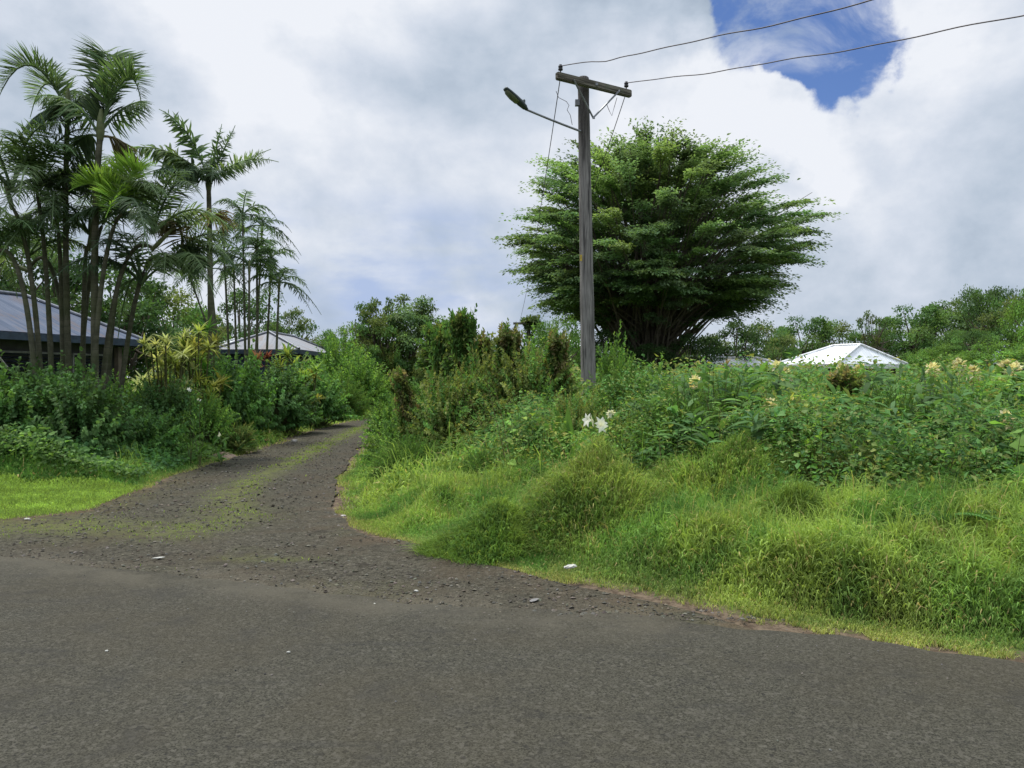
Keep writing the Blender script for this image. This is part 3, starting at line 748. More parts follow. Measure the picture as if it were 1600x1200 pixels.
carpet(16000, (-13, -5), (16, 34), DIAW, .12, GR + BR, .5, hm=.32)
x, y, dd = scatter(260, (-3, 12), (7.6, 14), 1.8); n = len(x); h = canopy(x, y) * U(.8, 1.15, n); z = TZ(x, y, dd); B = np.stack([x, y, z], 1); T = B + np.stack([R.normal(0, .2, n), R.normal(0, .2, n), h], 1); s = np.linspace(0, 1, 5)[None, :, None]
g.tubes(B[:, None] * (1 - s) + T[:, None] * s + np.array([.06, 0, 0]) * s * (1 - s), np.tile(np.linspace(.006, .002, 5), (n, 1)), vary([(.16, .12, .06), (.10, .075, .04)], n), 3)
setp(link('undergrowth', g.mesh('undergrowth', M_LEAF)), 'tangled weeds, creepers and ginger leaves filling the lot right of the track', kind='stuff')
setp(link('undergrowth_stems', gs.mesh('undergrowth_stems', M_STEM)), 'stems of the tangled weeds right of the track', kind='stuff')


# ------------------------------------------------------------------ shrubs
def shrub_meshes(key, rx, h, N, K, tm, ll, col, upright=.0, s0=.45, ang=.9, leafmat=None, lump=.25, seed=0, base=.25, **kw):
    g, gs = Geo(), Geo()
    th = U(0, 2 * pi, N); ph = np.arccos(U(0, 1, N) ** (.75)); lm = 1 + lump * 2 * (fb(np.cos(th) * 1.3 * np.sin(ph) + seed, np.sin(th) * 1.3 * np.sin(ph) + np.cos(ph), 1.6, seed) - .5)
    rr = U(.72, 1.06, N) * lm
    T = np.stack([rx * np.sin(ph) * np.cos(th) * rr, rx * np.sin(ph) * np.sin(th) * rr, h * (.12 + .88 * np.cos(ph) * rr)], 1)
    T[:, 2] = np.maximum(T[:, 2], .08)
    B = np.stack([T[:, 0] * base, T[:, 1] * base, T[:, 2] * upright], 1)
    shoots(g, gs, B, T, K, tm, ll, col, ang=ang, s0=s0, **kw)
    return g.mesh(key + '_foliage', leafmat or M_LEAF), gs.mesh(key + '_stems', M_STEM)


SH = {
    'hib': shrub_meshes('broadleaf', 1, 1, 330, 16, HEART, .105, DK + GR, seed=1, leafmat=M_GLOSS, droop=.5, bow=.2),
    'hib2': shrub_meshes('broadleaf_b', 1, 1, 330, 16, HEART, .10, DK + [(.05, .105, .03)], seed=5, leafmat=M_GLOSS, droop=.5, lump=.35, bow=.2),
    'lite': shrub_meshes('light', 1, 1, 300, 18, DIAW, .095, GR + BR, seed=9, lump=.35),
    'olive': shrub_meshes('olive', 1, 1, 340, 26, DIAW, .075, OL + GR + OL, seed=14, lump=.4, bow=.15, droop=.35, stem_r=.003, base=.15, upright=.35),
    'mass': shrub_meshes('small', 1, 1, 380, 24, DIAN, .10, [(.05, .115, .022), (.08, .15, .03)], seed=21, lump=.2, droop=.1),
}


def column_meshes(key, r, h, N, K, tm, ll, col, seed=3):
    g, gs = Geo(), Geo(); th = U(0, 2 * pi, N); z = U(.08, 1, N); w = np.sqrt(U(0, 1, N)) * r * (1.05 - .55 * z) * (.7 + .6 * vn(np.cos(th) * 2, z * 3, 2, seed))
    T = np.stack([w * np.cos(th), w * np.sin(th), z * h], 1); T[:, 0] += (vn(z * 3, z * 0, 1, seed) - .5) * .3
    B = T * [.15, .15, .82]; T = T + R.normal(0, .035, (N, 3)) * [1, 1, .6]; shoots(g, gs, B, T, K, tm, ll, col, s0=.25, bow=.02, ang=.95, droop=.25, stem_col=(.12, .11, .06), stem_r=.004)
    return g.mesh(key + '_foliage', M_LEAF), gs.mesh(key + '_stems', M_STEM)


SH['col'] = column_meshes('column', .42, 1, 460, 16, DIAW, .095, OL + GR + GR)
SH['dry'] = column_meshes('dry', .36, 1, 420, 15, DIAW, .085, OL + DRY + OL + OL + GR, seed=8)


def shrub(kind, px, Y, w, h, label, rz=None, group=None, name='bush', cat='bush', base=None, lean=0):
    """w = half width in metres, h = height"""
    x = (px - 800) / F * Y
    o = thing(name, label, cat, (x, Y, (tz(x, Y) if base is None else base) - .03), U(0, 6.28) if rz is None else rz, group)
    o.scale = (w, w, h) if kind not in ('col', 'dry') else (w / .4, w / .4, h)
    if lean: o.rotation_euler = (0, lean, 0)
    f, s_ = SH[kind]; link('foliage', f, o); link('stem', s_, o); return o


LG = 'bushes on the left bank of the track'
for a in [('hib', 20, 13.0, 1.3, 1.9, 'big dark leafy bush at the far left above the short lawn'),
          ('hib2', 128, 13.2, 1.15, 1.75, 'dark leafy bush below the palm clump, right of the leftmost big bush'),
          ('hib', 215, 13.9, .85, 1.2, 'low round dark bush just behind the small earth heaps'),
          ('lite', 190, 17.4, 1.0, 1.6, 'lighter green bush in front of the verandah end of the dark house'),
          ('lite', 300, 17.3, .9, 1.15, 'small light green bush with white blooms above the earth heap'),
          ('lite', 262, 19.5, 1.3, 1.85, 'light green bush at the foot of the yellow variegated shrub'),
          ('hib', 355, 19.5, 1.35, 2.35, 'tallest dark broad-leaved bush, directly right of the yellow variegated shrub'),
          ('hib2', 425, 21.5, 1.5, 2.2, 'dark broad-leaved bush above the long earth bank'),
          ('hib', 485, 25, 1.45, 2.05, 'dark green bush under the dark blue wall of the middle house'),
          ('mass', 532, 30, 1.4, 1.8, 'grassy green bush at the last visible stretch of the track left side'),
          ('lite', 565, 33, 1.6, 2.6, 'low green bush where the track disappears'),
          ('olive', 610, 42, 2.2, 3.6, 'brownish green bush behind the bend of the track'),
          ('lite', 530, 36, 2.2, 3.6, 'green bush tree beside the right corner of the middle house'),
          ('hib2', 262, 16.0, 1.0, 1.65, 'dark bush standing in front of the foot of the yellow variegated shrub'),
          ('lite', 315, 15.9, .75, 1.35, 'light green bush right of the dark one before the yellow shrub'),
          ('hib', 75, 14.6, 1.2, 1.95, 'tall dark bush behind the two leftmost ones, under the palm stems'),
          ('olive', 372, 16.2, .5, .7, 'small pale bush on the track edge by the white litter')]:
    shrub(*a[:6], group=LG)
RG = 'bushes in the overgrown lot right of the track'
for a in [('col', 722, 13.4, .42, 2.6, 'tall vine-wrapped column of weeds, the highest bush right beside the track'),
          ('dry', 662, 12.6, .33, 1.75, 'thin leaning reddish brown weed at the left tip of the lot'),
          ('dry', 748, 13.9, .5, 2.15, 'brownish narrow bush just right of the highest vine column'),
          ('olive', 695, 12.4, 1.0, 1.75, 'olive bush in front of the highest vine column'),
          ('dry', 790, 12.8, .5, 2.15, 'brownish bush halfway between the vine column and the pole'),
          ('olive', 825, 12.4, 1.05, 1.9, 'broad olive brown bush with dark shaded foot, left of the pole'),
          ('dry', 866, 12.6, .42, 2.0, 'narrow brown stemmed bush close to the left of the pole'),
          ('lite', 845, 17.5, 1.5, 2.2, 'light green bush behind the weeds left of the pole'),
          ('col', 690, 17, .7, 2.7, 'pointed green bush behind the vine column at the track'),
          ('lite', 955, 17.5, .9, 2.3, 'yellow green bush right behind the foot of the pole'),
          ('mass', 1065, 8.9, .75, 1.25, 'round fine-leaved grassy bush right of the white lilies'),
          ('olive', 1232, 8.6, .55, 1.15, 'olive dry bush in the middle of the right lot'),
          ('olive', 955, 9.8, .6, .95, 'low olive bush below the white lilies'),
          ('dry', 1310, 9.0, .42, 1.35, 'brownish weed bush in front of the white roof'),
          ('mass', 640, 11.0, .75, .85, 'low green bush overhanging the right edge of the track'),
          ('lite', 620, 13.5, .75, .95, 'second low green bush overhanging the right track edge, farther up'),
          ('lite', 608, 18, .75, 1.2, 'farthest low green bush on the right track edge'),
          ('hib2', 1540, 9.2, .45, 1.15, 'dark vine-covered stump at the right end of the lot'),
          ('lite', 1455, 12.5, .9, 1.45, 'light green creeper hump below the right end of the white roof'),
          ('lite', 1010, 15.5, 1.1, 1.6, 'green bush below the dark base of the big tree'),
          ('mass', 770, 9.6, .6, .62, 'low grassy green bush below the brown weeds'),
          ('col', 690, 13.7, .33, 2.4, 'slimmer vine column just left of the highest one'), ('olive', 760, 12.9, .95, 2.0, 'olive bush filling the gap between the vine column and the brown bush'),
          ('mass', 985, 11.6, .8, 1.6, 'fine-leaved bush right of the pole foot, above the lilies'), ('olive', 895, 10.6, .6, 1.15, 'small olive bush at the left of the largest lily'),
          ('mass', 1140, 9.8, .65, 1.35, 'fine-leaved bush right of the round grassy one'), ('lite', 1175, 8.2, .45, .95, 'light green bush behind the yellowish grass hummock'),
          ('mass', 1395, 8.8, .7, 1.25, 'fine-leaved bush below the right corner of the white roof'), ('olive', 1350, 7.4, .4, .8, 'small olive bush at the top of the verge grass on the right'),
          ('lite', 1500, 9.6, .7, 1.3, 'light green bush left of the dark stump'), ('olive', 1270, 7.6, .38, .75, 'small dry bush at the foot of the middle olive bush')]:
    o = shrub(*a[:6], group=RG)
    if a[1] == 662: o.rotation_euler = (0, radians(-12), 0)


# ------------------------------------------------------------------ plants
def plant(name, label, cat, px, Y, group=None, rz=None, scale=None, base=None):
    x = (px - 800) / F * Y
    return thing(name, label, cat, (x, Y, (tz(x, Y) if base is None else base)), U(0, 6.28) if rz is None else rz, group, scale)


# flowering ginger: stalks, leaves, flower head
def ginger_meshes(seed):
    g, gs, fl = Geo(), Geo(), Geo(); n = 5
    B = np.stack([R.normal(0, .07, n), R.normal(0, .07, n), np.zeros(n)], 1); B[0, :2] = 0; T = B + np.stack([R.normal(0, .16, n), R.normal(0, .16, n), U(.75, 1.0, n)], 1); T[0] = [0, 0, .96]
    shoots(g, gs, B, T, 12, LANCEW, .32, GR + [(.07, .15, .04)], s0=.2, ang=1.0, flat2=True, droop=.3, stem_r=.009, taper=.3, bow=.05)
    m_ = 46; d = norm(R.normal(0, 1, (m_, 3)) + [0, 0, .3]); L = U(.045, .08, m_)
    fl.stamp(DIAW, frames(d, np.tile([0, .1, 1.], (m_, 1)) + R.normal(0, .5, (m_, 3)), L, L, L), np.array([0, 0, 1.03]) + d * [.03, .03, .06], vary([(.68, .64, .38), (.75, .72, .52), (.6, .5, .28)], m_, .12, .05))
    return g.mesh('ginger_leaves', M_LEAF), gs.mesh('ginger_stems', M_STEM), fl.mesh('ginger_flower', M_PETAL)


GM = [ginger_meshes(i) for i in range(3)]
gl = [(1085, 603, 10.8, 'left of the white roof, nearest to the big tree'), (1228, 592, 11.0, 'between the flat white roof strip and the hip roof'),
      (1205, 640, 8.3, 'low in the middle of the lot, below the white roof strip'), (1215, 579, 15.0, 'just under the left corner of the white hip roof'),
      (1315, 584, 14.0, 'under the middle of the white hip roof'), (1343, 583, 14.6, 'under the right half of the white hip roof'),
      (1458, 583, 13.0, 'right of the white roof, first of the right row'), (1500, 577, 13.6, 'second of the row right of the white roof'),
      (1521, 590, 10.6, 'lower third one of the row right of the white roof'), (1586, 583, 12.8, 'at the far right picture edge, high'),
      (1572, 660, 7.4, 'at the far right, low beside the dark stump'), (1570, 578, 14.6, 'behind the far right high one')]
for i, (px, py, Y, w) in enumerate(gl):
    x = (px - 800) / F * Y; z0 = tz(x, Y); hgt = CH + (HZ - py) / F * Y - z0
    o = plant('ginger_plant', 'pale yellow ginger flower ' + w, 'ginger plant', px, Y, 'flowering ginger plants in the right lot', scale=(1, 1, hgt) if False else hgt)
    a_, b_, c_ = GM[i % 3]; link('leaves', a_, o); link('stem', b_, o); link('flower', c_, o)


def lily(px, py, Y, label, r=.1, dry=False):
    x = (px - 800) / F * Y; z0 = tz(x, Y); h = CH + (HZ - py) / F * Y - z0
    o = plant('lily_plant', label, 'lily', px, Y, 'white lilies', rz=0)
    g, gs, fl = Geo(), Geo(), Geo()
    B = np.zeros((3, 3)); T = np.array([[0, 0, h], [.12, -.05, h * .72], [-.14, 0, h * .66]])
    shoots(g, gs, B, T, 7, LANCE, .3, GR, s0=.15, ang=.8, droop=.2, stem_r=.008, bow=.05)
    for q in range(4 if r > .07 else 2):
        c = np.array([U(-r, r), U(-.05, .05), h + U(-r * .7, r * .7)]); ax = norm(R.normal(0, 1, (1, 3)) + [0, -1.3, .1])[0]
        a = norm(np.cross(ax, [0, 0, 1.])[None])[0]; b2 = np.cross(ax, a)
        th = np.arange(6) / 6 * 2 * pi; d = a * np.cos(th)[:, None] + b2 * np.sin(th)[:, None] + ax * .55
        L = np.full(6, r * .95); fl.stamp(t_lance(.5, .35), frames(d, np.tile(ax, (6, 1)), L, L, L), np.tile(c, (6, 1)), vary([(.9, .9, .87)], 6, .03, .01))
    link('leaves', g.mesh('lily_leaves', M_LEAF), o); link('stem', gs.mesh('lily_stem', M_STEM), o); link('flower', fl.mesh('lily_flower', M_PETAL), o)


lily(927, 658, 8.9, 'largest white lily in front of the pole foot'); lily(958, 642, 9.4, 'second white lily, right and above the largest one', .07)
lily(1010, 622, 11.5, 'small faint white lily right of the pole', .04)
lily(297, 608, 14.0, 'white lily among the bushes left of the track', .055); lily(345, 678, 14.0, 'small white bloom low beside the left track edge', .045)
lily(312, 625, 13.8, 'small white lily just below the one left of the track', .03)

# upright broad green leaves left of the lilies
for px, Y, h, lab in ((884, 9.6, 1.0, 'upright sword-leaved green plant just left of the white lilies'), (907, 9.2, .75, 'darker sword-leaved plant directly under the largest white lily'),
                      (30, 15.8, 1.7, 'light green banana-like plant at the far left before the house'), (88, 14.9, 1.75, 'bright upright leaves poking out above the bushes under the palms'),
                      (112, 15.2, 1.7, 'second bright upright leaf plant above the bushes under the palms'), (255, 16.6, 1.1, 'arching strap-leaved plant above the round dark bush'),
                      (1475, 8.3, .7, 'light green strap-leaved plant left of the dark stump')):
    g = Geo(); n = 9; th = U(0, 6.28, n); d = np.stack([np.cos(th) * .35, np.sin(th) * .35, np.ones(n)], 1); L = h * U(.6, 1.0, n)
    g.stamp(t_lance(.17, .22), frames(d, np.stack([-np.cos(th), -np.sin(th), np.full(n, .3)], 1) * -1, L, L, L), np.stack([np.cos(th) * .04, np.sin(th) * .04, np.zeros(n)], 1), vary(BR + [(.08, .17, .03)], n, .15))
    x = (px - 800) / F * Y; setp(link('strap_leaf_plant', g.mesh('strap_leaf_plant', M_LEAF), loc=(x, Y, tz(x, Y))), lab, 'plant', 'strap-leaved plants')

# big heart leaves lower right
g, gs = Geo(), Geo(); n = 15; T = np.stack([U(-.3, .3, n), U(-.3, .1, n), U(.35, 1.0, n)], 1); B = T * [.1, .1, 0]
shoots(g, gs, B, T, 1, HEART, .2, BR + [(.10, .2, .035)], s0=.95, ang=1.3, droop=.7, taper=0)
o = plant('taro_plant', 'plant with large bright heart-shaped leaves low at the right picture edge', 'plant', 1578, 6.7); link('leaves', g.mesh('taro_leaves', M_LEAF), o); link('stem', gs.mesh('taro_stems', M_STEM), o)
# fern-like plant in the verge grass
g = Geo(); n = 13; th = U(0, 6.28, n); d = np.stack([np.cos(th), np.sin(th) * .8, np.full(n, .55)], 1); L = U(.28, .42, n)
g.stamp(t_spray(16, .05, .2, .5), frames(d, np.tile([0, 0, 1.], (n, 1)), L, L, L), np.zeros((n, 3)) + [0, 0, .12], vary([(.035, .085, .02)], n))
x = (1480 - 800) / F * 5.75; setp(link('fern', g.mesh('fern', M_LEAF), loc=(x, 5.75, tz(x, 5.75) + .28)), 'dark fern in the tall verge grass on the right', 'fern')


# rosette shrubs: yellow variegated, red cordyline, dracaenas
def rosette_shrub(px, Y, w, h, n, ll, cols, label, name='rosette_shrub', lw=.12, zlo=.35):
    g, gs = Geo(), Geo()
    T = np.stack([U(-w, w, n), U(-w * .6, w * .6, n), h * U(zlo, 1, n)], 1); T[:, 2] *= (1 - .35 * (T[:, 0] / w) ** 2); B = T * [.35, .35, 0]
    s = np.linspace(0, 1, 5)[None, :, None]; Pn = B[:, None] * (1 - s) + T[:, None] * s + np.array([0, 0, .1]) * (s * (1 - s)); gs.tubes(Pn, np.full((n, 5), .018), (.2, .17, .1), 4)
    k_ = 26; c0 = vary(cols, n, .12); th = U(0, 6.28, (n, k_)); el = U(-.35, 1.3, (n, k_))
    d = np.stack([np.cos(th) * np.cos(el), np.sin(th) * np.cos(el), np.sin(el)], -1).reshape(-1, 3); L = ll * U(.7, 1.15, n * k_)
    g.stamp(t_lance(lw, .3), frames(d, np.tile([0, 0, 1.], (n * k_, 1)) + R.normal(0, .15, (n * k_, 3)), L, L, L), np.repeat(T, k_, 0), np.repeat(c0, k_, 0) * U(.75, 1.2, (n * k_, 1)))
    o = plant(name, label, 'shrub', px, Y, rz=0); link('leaves', g.mesh(name + '_leaves', M_LEAF), o); link('stem', gs.mesh(name + '_stems', M_STEM), o)


YL = [(.30, .34, .14), (.24, .29, .10), (.33, .35, .17)]
rosette_shrub(262, 17.5, .62, 2.85, 50, .32, YL, 'pale yellow variegated shrub beside the dark house corner', 'variegated_shrub')
rosette_shrub(305, 17.9, .45, 2.75, 26, .34, [(.2, .26, .06), (.3, .32, .08)], 'yellow green variegated shrub adjoining the paler one on its right', 'variegated_shrub')
rosette_shrub(325, 18.6, .35, 2.9, 9, .45, [(.07, .17, .03), (.2, .22, .05)], 'green long-leaved shrub right behind the yellow shrubs', 'variegated_shrub', .14)
rosette_shrub(412, 25, .4, 2.5, 7, .42, [(.14, .035, .035), (.12, .06, .04)], 'red-leaved cordyline in front of the middle house', 'red_cordyline', .16)
rosette_shrub(450, 25, .6, 2.5, 12, .5, [(.08, .15, .03), (.15, .2, .04)], 'green long-leaved shrub right of the red cordyline', 'green_shrub', .15)
rosette_shrub(485, 24, .5, 2.2, 9, .4, [(.2, .2, .04), (.12, .18, .03)], 'yellowish shrub below the middle house roof corner', 'green_shrub', .15)
rosette_shrub(1128, 14.5, .22, 1.6, 4, .22, [(.15, .12, .04), (.13, .14, .03)], 'orange brown spiky plant at the left end of the white roof strip', 'bronze_plant', .14, .8)


# ------------------------------------------------------------------ trees
def tube_path(pts, r0, r1, n=8):
    pts = np.asarray(pts, float); t = np.linspace(0, len(pts) - 1, n); i = np.minimum(t.astype(int), len(pts) - 2); f = (t - i)[:, None]
    return (pts[i] * (1 - f) + pts[i + 1] * f)[None], np.linspace(r0, r1, n)[None]


def round_tree(key, crown_r, h, lo, clumps, M_, ll, cols, flat=1.0, seed=0, clump_r=.3, tm=DIAW, sparse=False):
    """unit-ish tree: h height, crown from lo to h"""
    g, gs = Geo(), Geo(); cz = (h + lo) / 2; rz = (h - lo) / 2
    th = U(0, 2 * pi, clumps); cp = U(-.85, 1, clumps); rr = U(.45, 1.0, clumps) ** .6; sr = np.sqrt(1 - cp ** 2)
    Cc = np.stack([np.cos(th) * sr * rr * crown_r, np.sin(th) * sr * rr * crown_r, cz + cp * rr * rz * flat], 1)
    Cc[:, 2] += (fb(Cc[:, 0] + seed, Cc[:, 1], 2 / crown_r, seed) - .5) * rz * .8
    cr = clump_r * crown_r * U(.6, 1.2, clumps); cc = vary(cols, clumps, .2)
    n = clumps * M_; d = norm(R.normal(0, 1, (n, 3))); d[:, 2] = np.abs(d[:, 2]) * np.where(U(0, 1, n) < .8, 1, -1) * .8
    pos = np.repeat(Cc, M_, 0) + d * (np.repeat(cr, M_) * U(.45, 1.08, n) * (1 + .3 * (vn(d[:, 0] * 3, d[:, 1] * 3 + seed, 1) - .5)))[:, None] * [1, 1, .62]
    L = ll * U(.6, 1.3, n); ld = norm(d + R.normal(0, .6, (n, 3)) + [0, 0, -.35])
    g.stamp(tm, frames(ld, d + [0, 0, .7], L, L, L), pos, np.repeat(cc, M_, 0) * U(.75, 1.25, (n, 1)))
    P1, R1 = tube_path([[0, 0, 0], [.05 * h, .02 * h, lo * .6], [0, 0, cz]], .035 * h, .018 * h); gs.tubes(P1, R1, (.1, .08, .06), 7)
    m_ = min(clumps, 40); idx = R.choice(clumps, m_, False); s = np.linspace(0, 1, 6)[None, :, None]; B = np.stack([R.normal(0, .02, m_), R.normal(0, .02, m_), U(lo * .5, cz, m_)], 1); T = Cc[idx]
    Mm = B * .5 + T * .5 + [0, 0, -.06 * h]; Pn = (1 - s) ** 2 * B[:, None] + 2 * s * (1 - s) * Mm[:, None] + s ** 2 * T[:, None]
    gs.tubes(Pn, np.tile(np.linspace(.014, .004, 6) * h, (m_, 1)), (.1, .08, .06), 4)
    return g.mesh(key + '_crown', M_TREE), gs.mesh(key + '_trunk', M_BARK, True)


TD = [(.028, .062, .02), (.04, .08, .024)]; TM = [(.045, .095, .028), (.06, .115, .03)]; TO = [(.075, .10, .03), (.06, .09, .028)]; TB = [(.085, .16, .032), (.07, .14, .03)]
TR = {
    'a': round_tree('tree_a', .5, 1, .12, 60, 170, .030, TM, seed=1),
    'b': round_tree('tree_b', .55, 1, .10, 70, 150, .032, TO + TM, seed=7, clump_r=.26),
    'c': round_tree('tree_c', .5, 1, .15, 60, 170, .028, TD, seed=12),
    'd': round_tree('tree_d', .6, 1, .2, 65, 150, .03, TB, seed=19, clump_r=.27),
    'u': round_tree('tree_u', .75, 1, .62, 50, 170, .028, TD + TM, seed=23, clump_r=.26, flat=.8),
    's': round_tree('tree_s', .42, 1, .35, 34, 60, .03, TM + TO, seed=31, clump_r=.2),
    'g': round_tree('tree_g', .5, 1, .08, 120, 170, .028, [(.065, .11, .045), (.08, .125, .05)], seed=37, clump_r=.24),
}


def tree(kind, px, top, Y, wpx, label, group=None, name='tree', base=None):
    """top = picture row of the crown top, wpx = crown width in photo px"""
    x = (px - 800) / F * Y; z0 = tz(x, Y) if base is None else base; h = CH + (HZ - top) / F * Y - z0
    rad = {'a': .5, 'b': .55, 'c': .5, 'd': .6, 'u': .75, 's': .42, 'g': .5}[kind] * 1.15
    o = thing(name, label, 'tree', (x, Y, z0 - .05), U(0, 6.28), group); w = wpx / 2 * Y / F / rad
    o.scale = (w, w, h * .95); f, s_ = TR[kind]; link('crown', f, o); link('trunk', s_, o); return o


# middle distance, centre
CG = 'trees behind the bend of the track'
for a in [('g', 645, 455, 44, 150, 'grey green broad tree standing alone behind the track bend'), ('s', 592, 440, 43, 100, 'thin sparse tree top rising left of the grey green tree'),
          ('b', 590, 480, 42, 110, 'leafy tree under the thin sparse top'),
          ('d', 715, 505, 36, 85, 'bright green tree right of the grey green tree'), ('b', 680, 520, 30, 70, 'olive green tree between the grey green tree and the vine column'),
          ('d', 535, 500, 46, 90, 'light green tree right of the middle house'), ('b', 500, 520, 60, 80, 'olive tree directly above the right end of the middle house roof'),
          ('b', 745, 535, 40, 60, 'small olive tree before the distant poles'), ('a', 785, 540, 75, 70, 'small distant tree at the foot of the farthest pole'),
          ('c', 660, 560, 48, 120, 'dark low tree filling the shade behind the track bend')]:
    tree(*a, group=CG)
# left background
BG = 'trees behind the houses on the left'
for a in [('c', -30, 330, 30, 260, 'dark tall tree behind the house at the far left'), ('c', 75, 370, 33, 250, 'dark tree behind the middle of the palm clump'),
          ('c', 190, 395, 36, 230, 'dark tree behind the right part of the palm clump'), ('b', 268, 440, 40, 170, 'dark olive tree above the yellow shrub'),
          ('c', 300, 470, 45, 140, 'dark tree behind the tall single palm'), ('c', 375, 440, 50, 150, 'green tree behind the group of thin palms'), ('b', 450, 478, 58, 95, 'leafy tree behind the roof ridge of the middle house'),
          ('c', 10, 400, 33, 160, 'dark low tree right behind the blue grey roof')]:
    tree(*a, group=BG)
# right tree line
RT = 'trees of the far tree line on the right'
for a in [('d', 874, 482, 25, 105, 'bright leaning young tree left of the pole foot'), ('b', 850, 520, 42, 110, 'olive tree behind the bright young tree left of the pole'),
          ('c', 1150, 490, 40, 130, 'dark bushy tree under the right side of the big tree'), ('b', 1200, 500, 44, 110, 'mid green tree left of the white hip roof'),
          ('a', 1255, 488, 62, 120, 'tree behind the left half of the white hip roof'), ('b', 1310, 497, 66, 110, 'olive tree above the ridge of the white hip roof'),
          ('s', 1362, 470, 58, 70, 'thin half-bare tree above the right half of the white roof'), ('c', 1365, 515, 60, 100, 'dark low tree under the half-bare one'),
          ('a', 1425, 470, 62, 130, 'round green tree right of the half-bare tree'), ('g', 1490, 462, 64, 150, 'grey green tree in the middle of the right tree line'),
          ('u', 1545, 440, 58, 120, 'flat-topped umbrella tree at the top right of the tree line'), ('b', 1590, 455, 50, 130, 'olive tree under the umbrella tree at the right edge'),
          ('d', 1625, 430, 40, 110, 'bright green tree cut by the right picture edge'), ('u', 1515, 508, 44, 110, 'small umbrella tree low in the right tree line'),
          ('d', 1475, 530, 40, 110, 'bright green low tree right of the white roof'), ('d', 1560, 525, 32, 140, 'bright green low tree at the right edge above the ginger'),
          ('c', 945, 505, 31, 120, 'dark low tree under the left side of the big tree, right behind the pole'), ('c', 1075, 512, 30.5, 120, 'dark low tree under the right side of the big tree'),
          ('c', 1010, 528, 30, 110, 'dark thicket in front of the foot of the big tree'),
          ('b', 1100, 520, 46, 120, 'olive tree behind the trunk side of the big tree'), ('a', 930, 530, 48, 120, 'green tree seen low behind the pole'), ('b', 1030, 530, 52, 140, 'green tree low behind the big tree'),
          ('d', 1440, 540, 46, 80, 'bright green low tree behind the right corner of the white roof')]:
    tree(*a, group=RT)

# the big tree
Yt = 34.0; ox, oy = (1010 - 800) / F * Yt, Yt; z0 = tz(ox, oy)
o = thing('big_tree', 'huge dark green spreading tree with layered branches behind the utility pole', 'tree', (ox, oy, z0))
ox_c = lambda px: (px - 1010) / F * Yt
oz_c = lambda py: CH + (HZ - py) / F * Yt - z0
out = [(-176, 835, 520), (180 - 12, 0, 0)]
prof = [(848, 500), (838, 455), (805, 392), (775, 352), (812, 300), (822, 262), (860, 232), (925, 198), (985, 192), (1018, 183), (1060, 205), (1100, 215), (1150, 222), (1196, 226), (1222, 258), (1240, 285), (1262, 318), (1290, 345), (1262, 385), (1245, 410), (1215, 425), (1210, 465), (1170, 500)]
C0 = np.array([0, oz_c(470)])
pp = np.array([[ox_c(a), oz_c(c)] for a, c in prof]) - C0
pa = np.arctan2(pp[:, 1], pp[:, 0]); pa = np.where(pa < -pi / 2, pa + 2 * pi, pa); pr = np.hypot(pp[:, 0], pp[:, 1]); od = np.argsort(pa); pa, pr = pa[od], pr[od]
g, gs = Geo(), Geo()
N = 460; el = np.arcsin(U(-.06, 1, N)); az = U(0, 2 * pi, N)
d = np.stack([np.cos(el) * np.cos(az), np.cos(el) * np.sin(az), np.sin(el)], 1)
ang2 = np.arctan2(d[:, 2], d[:, 0]); ang2 = np.where(ang2 < -pi / 2, ang2 + 2 * pi, ang2)
r2 = np.interp(ang2, pa, pr); flatw = np.hypot(d[:, 0], d[:, 2]); rel = np.interp(np.abs(el), [0, pi / 2], [7.2, 8.0])
rad = r2 * flatw ** 1.2 + rel * (1 - flatw ** 1.2)
rad = (rad - .45) * (1 - .22 * U(0, 1, N) ** 1.5) * np.minimum(.84 + .34 * vn(np.cos(az) * 2.2 * np.cos(el) + .7, np.sin(el) * 4, 2.3, 3), 1.03 - .12 * sstep(np.sin(el), .75, 1.0))
T = d * rad[:, None] + [0, 0, C0[1]]
B = np.stack([R.normal(0, .6, N), R.normal(0, .6, N), U(.8, 3.6, N)], 1)
Mm = B + (T - B) * .5 + np.stack([d[:, 0] * -.3, d[:, 1] * -.3, np.full(N, .9)], 1)
s = np.linspace(0, 1, 9)[None, :, None]; Pn = (1 - s) ** 2 * B[:, None] + 2 * s * (1 - s) * Mm[:, None] + s ** 2 * T[:, None]
gs.tubes(Pn, np.tile(np.linspace(.06, .014, 9), (N, 1)) * U(.5, 1.3, (N, 1)), (.1, .08, .06), 5)
for a_ in np.linspace(0, 6.28, 8)[:-1]:
    P1, R1 = tube_path([[cos(a_) * .35, sin(a_) * .35, -.1], [cos(a_) * .3, sin(a_) * .3, 1.2], [cos(a_) * 1.1, sin(a_) * 1.1, 4.2]], .30, .14); gs.tubes(P1, R1, (.1, .08, .06), 8)
